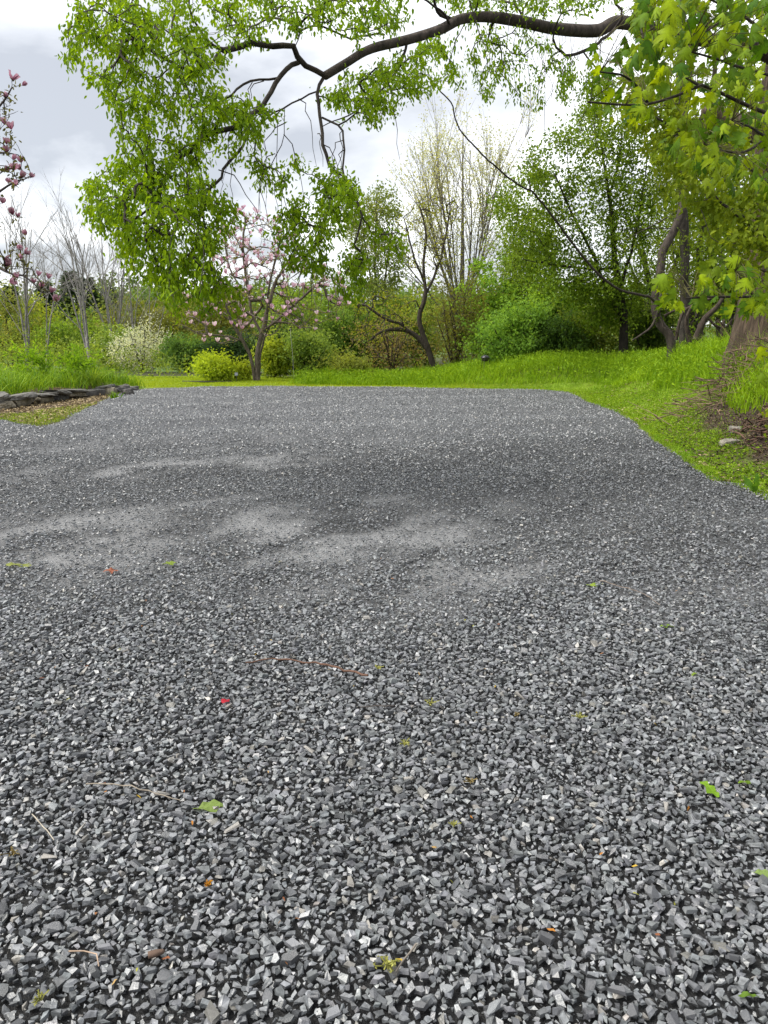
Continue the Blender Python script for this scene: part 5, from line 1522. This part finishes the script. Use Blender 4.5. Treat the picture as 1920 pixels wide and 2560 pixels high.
# small black domed grill in the tall grass
p0 = PS(1213, 905, 26.4); p0[2] = zat(p0[0], 26.4)
topz = PS(1213, 886, 26.4)[2]
rt = root('small_grill', p0, 'small black domed grill on legs standing in the tall grass', 'grill')
def lathe(prof, n=28, col=(0.012, 0.012, 0.013)):
    a = np.linspace(0, 2 * np.pi, n, endpoint=False)
    V = np.concatenate([np.stack([r * np.cos(a), r * np.sin(a), np.full(n, z)], -1) for r, z in prof])
    i_ = np.arange(len(prof) - 1)[:, None] * n; j = np.arange(n)[None]
    return V, np.stack([i_ + j, i_ + (j + 1) % n, i_ + n + (j + 1) % n, i_ + n + j], -1).reshape(-1, 4)
H_ = topz - p0[2]
zr = H_ - 0.11
for nm, prof, col in [('lid', [(0.002, H_ - .02), (.05, H_ - .024), (.10, H_ - .04), (.14, H_ - .068), (.162, zr + .014), (.172, zr + .006), (.16, zr + .001)], (0.012, 0.012, 0.014)), ('bowl', [(.140, zr), (.134, zr - .04), (.118, zr - .09), (.09, zr - .12), (.002, zr - .125)], (0.03, 0.026, 0.022))]:
    V, F_ = lathe(prof); last = link(nm, mesh_np(nm, V, [F_], np.array(col), True, M_metal), rt)
    if nm == 'lid': lid_o = last
for a in (0.15, 2.25, 4.35):
    g = Geo(); tube(g, np.array([[.148 * math.cos(a), .148 * math.sin(a), zr - .01], [.17 * math.cos(a), .17 * math.sin(a), zr * .5], [.2 * math.cos(a), .2 * math.sin(a), -.03]]), .011, 6, (0.012, 0.012, 0.012)); link('leg', g.mesh('leg', M_metal), rt)
g = Geo(); tube(g, np.array([[-.035, 0, H_ - .025], [-.03, 0, H_ - .002], [.03, 0, H_ - .002], [.035, 0, H_ - .025]]), .006, 6, (0.012, 0.012, 0.012)); link('handle', g.mesh('handle', M_metal), lid_o)
# plant marker
p0 = on_ground(506, 27.6)
rt = root('plant_marker', p0, 'small grey plant marker on a stake beside the yellow green shrub', 'marker')
def boxmesh(nm, sx, sy, sz, col, mat, c0=(0, 0, 0)):
    bm = bmesh.new(); bmesh.ops.create_cube(bm, size=1)
    bmesh.ops.scale(bm, vec=(sx, sy, sz), verts=bm.verts)
    bmesh.ops.bevel(bm, geom=bm.edges[:], offset=min(sx, sy, sz) * .2, segments=1, affect='EDGES')
    V = np.array([v.co[:] for v in bm.verts]) + np.asarray(c0); bm.verts.index_update()
    bmesh.ops.triangulate(bm, faces=bm.faces[:]); F_ = np.array([[v.index for v in f.verts] for f in bm.faces]); bm.free()
    return mesh_np(nm, V, [F_], np.array(col), False, mat)
link('stake', boxmesh('stake', .018, .012, .30, (.03, .03, .03), M_metal, (0, 0, .14)), rt)
pl = link('plate', boxmesh('plate', .11, .012, .11, (.16, .175, .20), M_dull), rt); pl.location = (0, -.012, .30); pl.rotation_euler = (-.25, 0, 0)
# pale stake
p0 = on_ground(632, 30.2); t0 = PD(627, 712, 30.2)
rt = root('garden_stake', p0, 'thin pale upright stake among the shrubs right of the magnolia', 'stake')
g = Geo(); tube(g, np.stack([p0 - [0, 0, .05], (p0 + t0) / 2 + [.02, 0, 0], t0]), .009, 6, (.28, .28, .26)); link('pole', g.mesh('pole', M_dull, p0, True), rt)
g = Geo(); tube(g, np.stack([t0, t0 + [0, 0, .03]]), .018, 6, (.3, .3, .3)); link('cap', g.mesh('cap', M_dull, p0, True), rt)
# dark edging strip of the shrub bed
p0 = on_ground(440, 27.9)
g = Geo(); tube(g, np.stack([p0 + [-.9, .1, .03], p0 + [0, -.08, .03], p0 + [.9, .05, .03]]), .035, 6, (.02, .018, .016))
o = link('bed_edging', g.mesh('bed_edging', M_dull, (0, 0, 0), True)); props(o, 'dark edging strip in the lawn before the yellow green shrub', 'edging')

# ------------------------------------------------------------------ things lying on the gravel
def gp(px, py, up=0.02):
    p0 = GS(px, py, 0.07)
    for _ in range(3): p0 = GS(px, py, float(gravel_z(p0[:1], p0[1:2])[0]) + up)
    return p0
def stick(pix, r0, r1, col, lab, up=0.025, nm='twig'):
    P_ = np.array([gp(a, b_, up) for a, b_ in pix]); b = P_[0]
    C = resample(P_, 0.03); C[1:-1, 2] += r_.normal(0, .003, len(C) - 2)
    g = Geo(); tube(g, C, np.linspace(r0, r1, len(C)) * (1 + .12 * r_.normal(0, 1, len(C))), 7, col)
    o = link(nm, g.mesh(nm, M_twig, b, True), label=lab, cat='twig'); o.location = b
stick([(920, 1688), (860, 1674), (800, 1660), (750, 1653), (690, 1647), (640, 1652), (615, 1656)], .006, .0028, (0.105, 0.058, 0.040), 'long reddish brown twig lying across the gravel', .035)
stick([(215, 1960), (290, 1963), (370, 1977), (450, 2000)], .0022, .0015, (.22, .19, .15), 'thin grey straw on the gravel left of the large green leaf')
stick([(80, 2035), (105, 2062), (135, 2100)], .002, .0015, (.30, .27, .22), 'short thin straw on the gravel at the left edge')
stick([(1040, 2360), (1015, 2395), (990, 2428)], .0025, .002, (.16, .14, .12), 'short grey twig next to the pale green flower tassel')
stick([(370, 2388), (392, 2382), (408, 2378)], .008, .007, (.12, .08, .06), 'stubby brown bark piece near the bottom left', .03)
stick([(172, 2378), (205, 2379), (240, 2385), (247, 2415)], .002, .0015, (.30, .22, .16), 'bent pale stalk near the bottom left of the gravel')
stick([(1500, 1452), (1600, 1480), (1650, 1512)], .003, .002, (.16, .13, .11), 'thin dark twig on the gravel at mid right')
stick([(900, 1768), (945, 1766), (985, 1764)], .003, .002, (.06, .05, .045), 'short dark twig right of the red petal')
def fallen(px, py, L, W, col, lab, az, nm='fallen_leaf', bend=.25, tilt=.15, cat='leaf', up=.018):
    V, F_ = broad_leaf(1, W / L, None, bend)
    o_me = mesh_np(nm, V, [F_], np.array(col) * 0.8, False, M_petal if 'petal' in nm else M_grass)
    p0 = gp(px, py, up)
    o = put(nm, o_me, None, p0, (math.cos(az), math.sin(az), tilt), (0, 0, 1), L)
    props(o, lab, cat)
fallen(482, 2022, .10, .05, (.24, .33, .09), 'large pale green fallen leaf on the gravel at lower left', .25)
fallen(1795, 1995, .095, .04, (.20, .36, .03), 'bright green fallen leaf on the gravel at lower right', 1.75, tilt=.3)
fallen(1845, 1958, .06, .02, (.18, .30, .03), 'narrow green leaf scrap just above the bright green fallen leaf', .2)
fallen(1878, 2180, .06, .03, (.24, .34, .10), 'pale green leaf scrap at the right edge of the gravel', -.2)
fallen(1845, 2490, .05, .014, (.13, .22, .03), 'small dark green leaf scrap near the bottom right corner', .1)
fallen(15, 1412, .16, .09, (.32, .36, .10), 'yellowish leaf lying on the gravel at the left edge', .1)
fallen(405, 1410, .10, .05, (.25, .34, .06), 'small yellow green leaf on the gravel below the far left bed', .4)
fallen(258, 1428, .10, .06, (.42, .16, .10), 'pale orange petal on the gravel at mid left', .3, 'fallen_petal', cat='petal')
fallen(556, 1758, .04, .03, (.50, .03, .05), 'crumpled red petal standing out on the dark gravel', 1.2, 'fallen_petal', .8, .6, 'petal')
fallen(1465, 1463, .10, .04, (.26, .36, .05), 'small green leaf on the gravel at mid right', .3)
fallen(1650, 1565, .08, .03, (.20, .32, .04), 'green leaf scrap on the right side of the gravel', .1)
fallen(1730, 1690, .06, .02, (.22, .32, .04), 'narrow green leaf scrap above the bright fallen leaf', .9)
def tassel(px, py, s, col, lab, nm='flower_tassel'):
    p0 = gp(px, py, .03)
    g = Geo()
    for k in range(16):
        e = p0 + r_.normal(0, 1, 3) * [s, s, s * .25] + [0, 0, .01]
        tube(g, np.stack([p0 + r_.normal(0, .3, 3) * [s, s, .1 * s], (p0 + e) / 2 + [0, 0, s * .2], e]), .0018, 3, np.array(col) * r_.uniform(.6, 1.2), cap=False)
        leaf_geo(g, e[None].repeat(3, 0), r_.normal(0, 1, (3, 3)), r_.normal(0, 1, (3, 3)), s * .5, s * .3, np.array(col) * r_.uniform(.7, 1.3))
    o = link(nm, g.mesh(nm, M_petal, p0)); o.location = p0
    props(o, lab, 'flower')
ty = (.36, .36, .10)
for px, py, s, lab in [(1075, 1760, .035, 'yellow green flower tassel on the gravel below the long twig'), (1012, 1862, .03, 'pale yellow flower tassel right of the gravel centre'), (970, 2420, .05, 'large pale green flower tassel near the bottom centre'), (945, 1672, .03, 'yellow flower tassel at the end of the long reddish twig'),
                       (100, 2500, .025, 'bright yellow flower at the bottom left corner'), (35, 2135, .03, 'dull yellow flower tassel at the left edge of the gravel'), (1175, 1955, .03, 'brownish flower tassel on the lower right gravel'), (1135, 2065, .018, 'tiny pale yellow flower on the lower gravel'),
                       (1450, 1795, .03, 'green yellow tassel on the right gravel'), (520, 2215, .018, 'orange yellow petal scrap at lower left'), (1290, 1790, .025, 'dull yellow tassel right of the pale yellow one')]:
    c_ = ty if 'orange' not in lab else (.5, .24, .03)
    if 'brownish' in lab or 'dull' in lab: c_ = (.26, .20, .08)
    tassel(px, py, s * .36, c_, lab)
# tiny brown and yellow bud scales between the stones
for k in range(70):
    yy = 1.45 + 3.6 * r_.random() ** 1.3; xx = r_.uniform(-.5, .5) * yy * 1.0
    z = float(gravel_z(np.array([xx]), np.array([yy]))[0]) + .022
    if k < 6:
        V, F_ = broad_leaf(1, .4, None, .4, 4)
        if k == 0: bs = []
        bs.append(mesh_np('bud_scale', V, [F_], np.array([(.42, .18, .04), (.30, .14, .06), (.50, .34, .05), (.36, .36, .06), (.25, .10, .05), (.45, .30, .12)][k]), True, M_petal))
    s = r_.uniform(.010, .024)
    o = put('bud_scale', bs[k % 6], None, (xx, yy, z), (r_.normal(), r_.normal(), r_.normal(0, .3)), (r_.normal(0, .4), r_.normal(0, .4), 1), s)
    props(o, 'tiny %s bud scale caught between the stones' % ['orange', 'russet', 'golden yellow', 'yellow green', 'dark brown', 'tan'][k % 6], 'bud scale', 'bud scales strewn over the gravel')
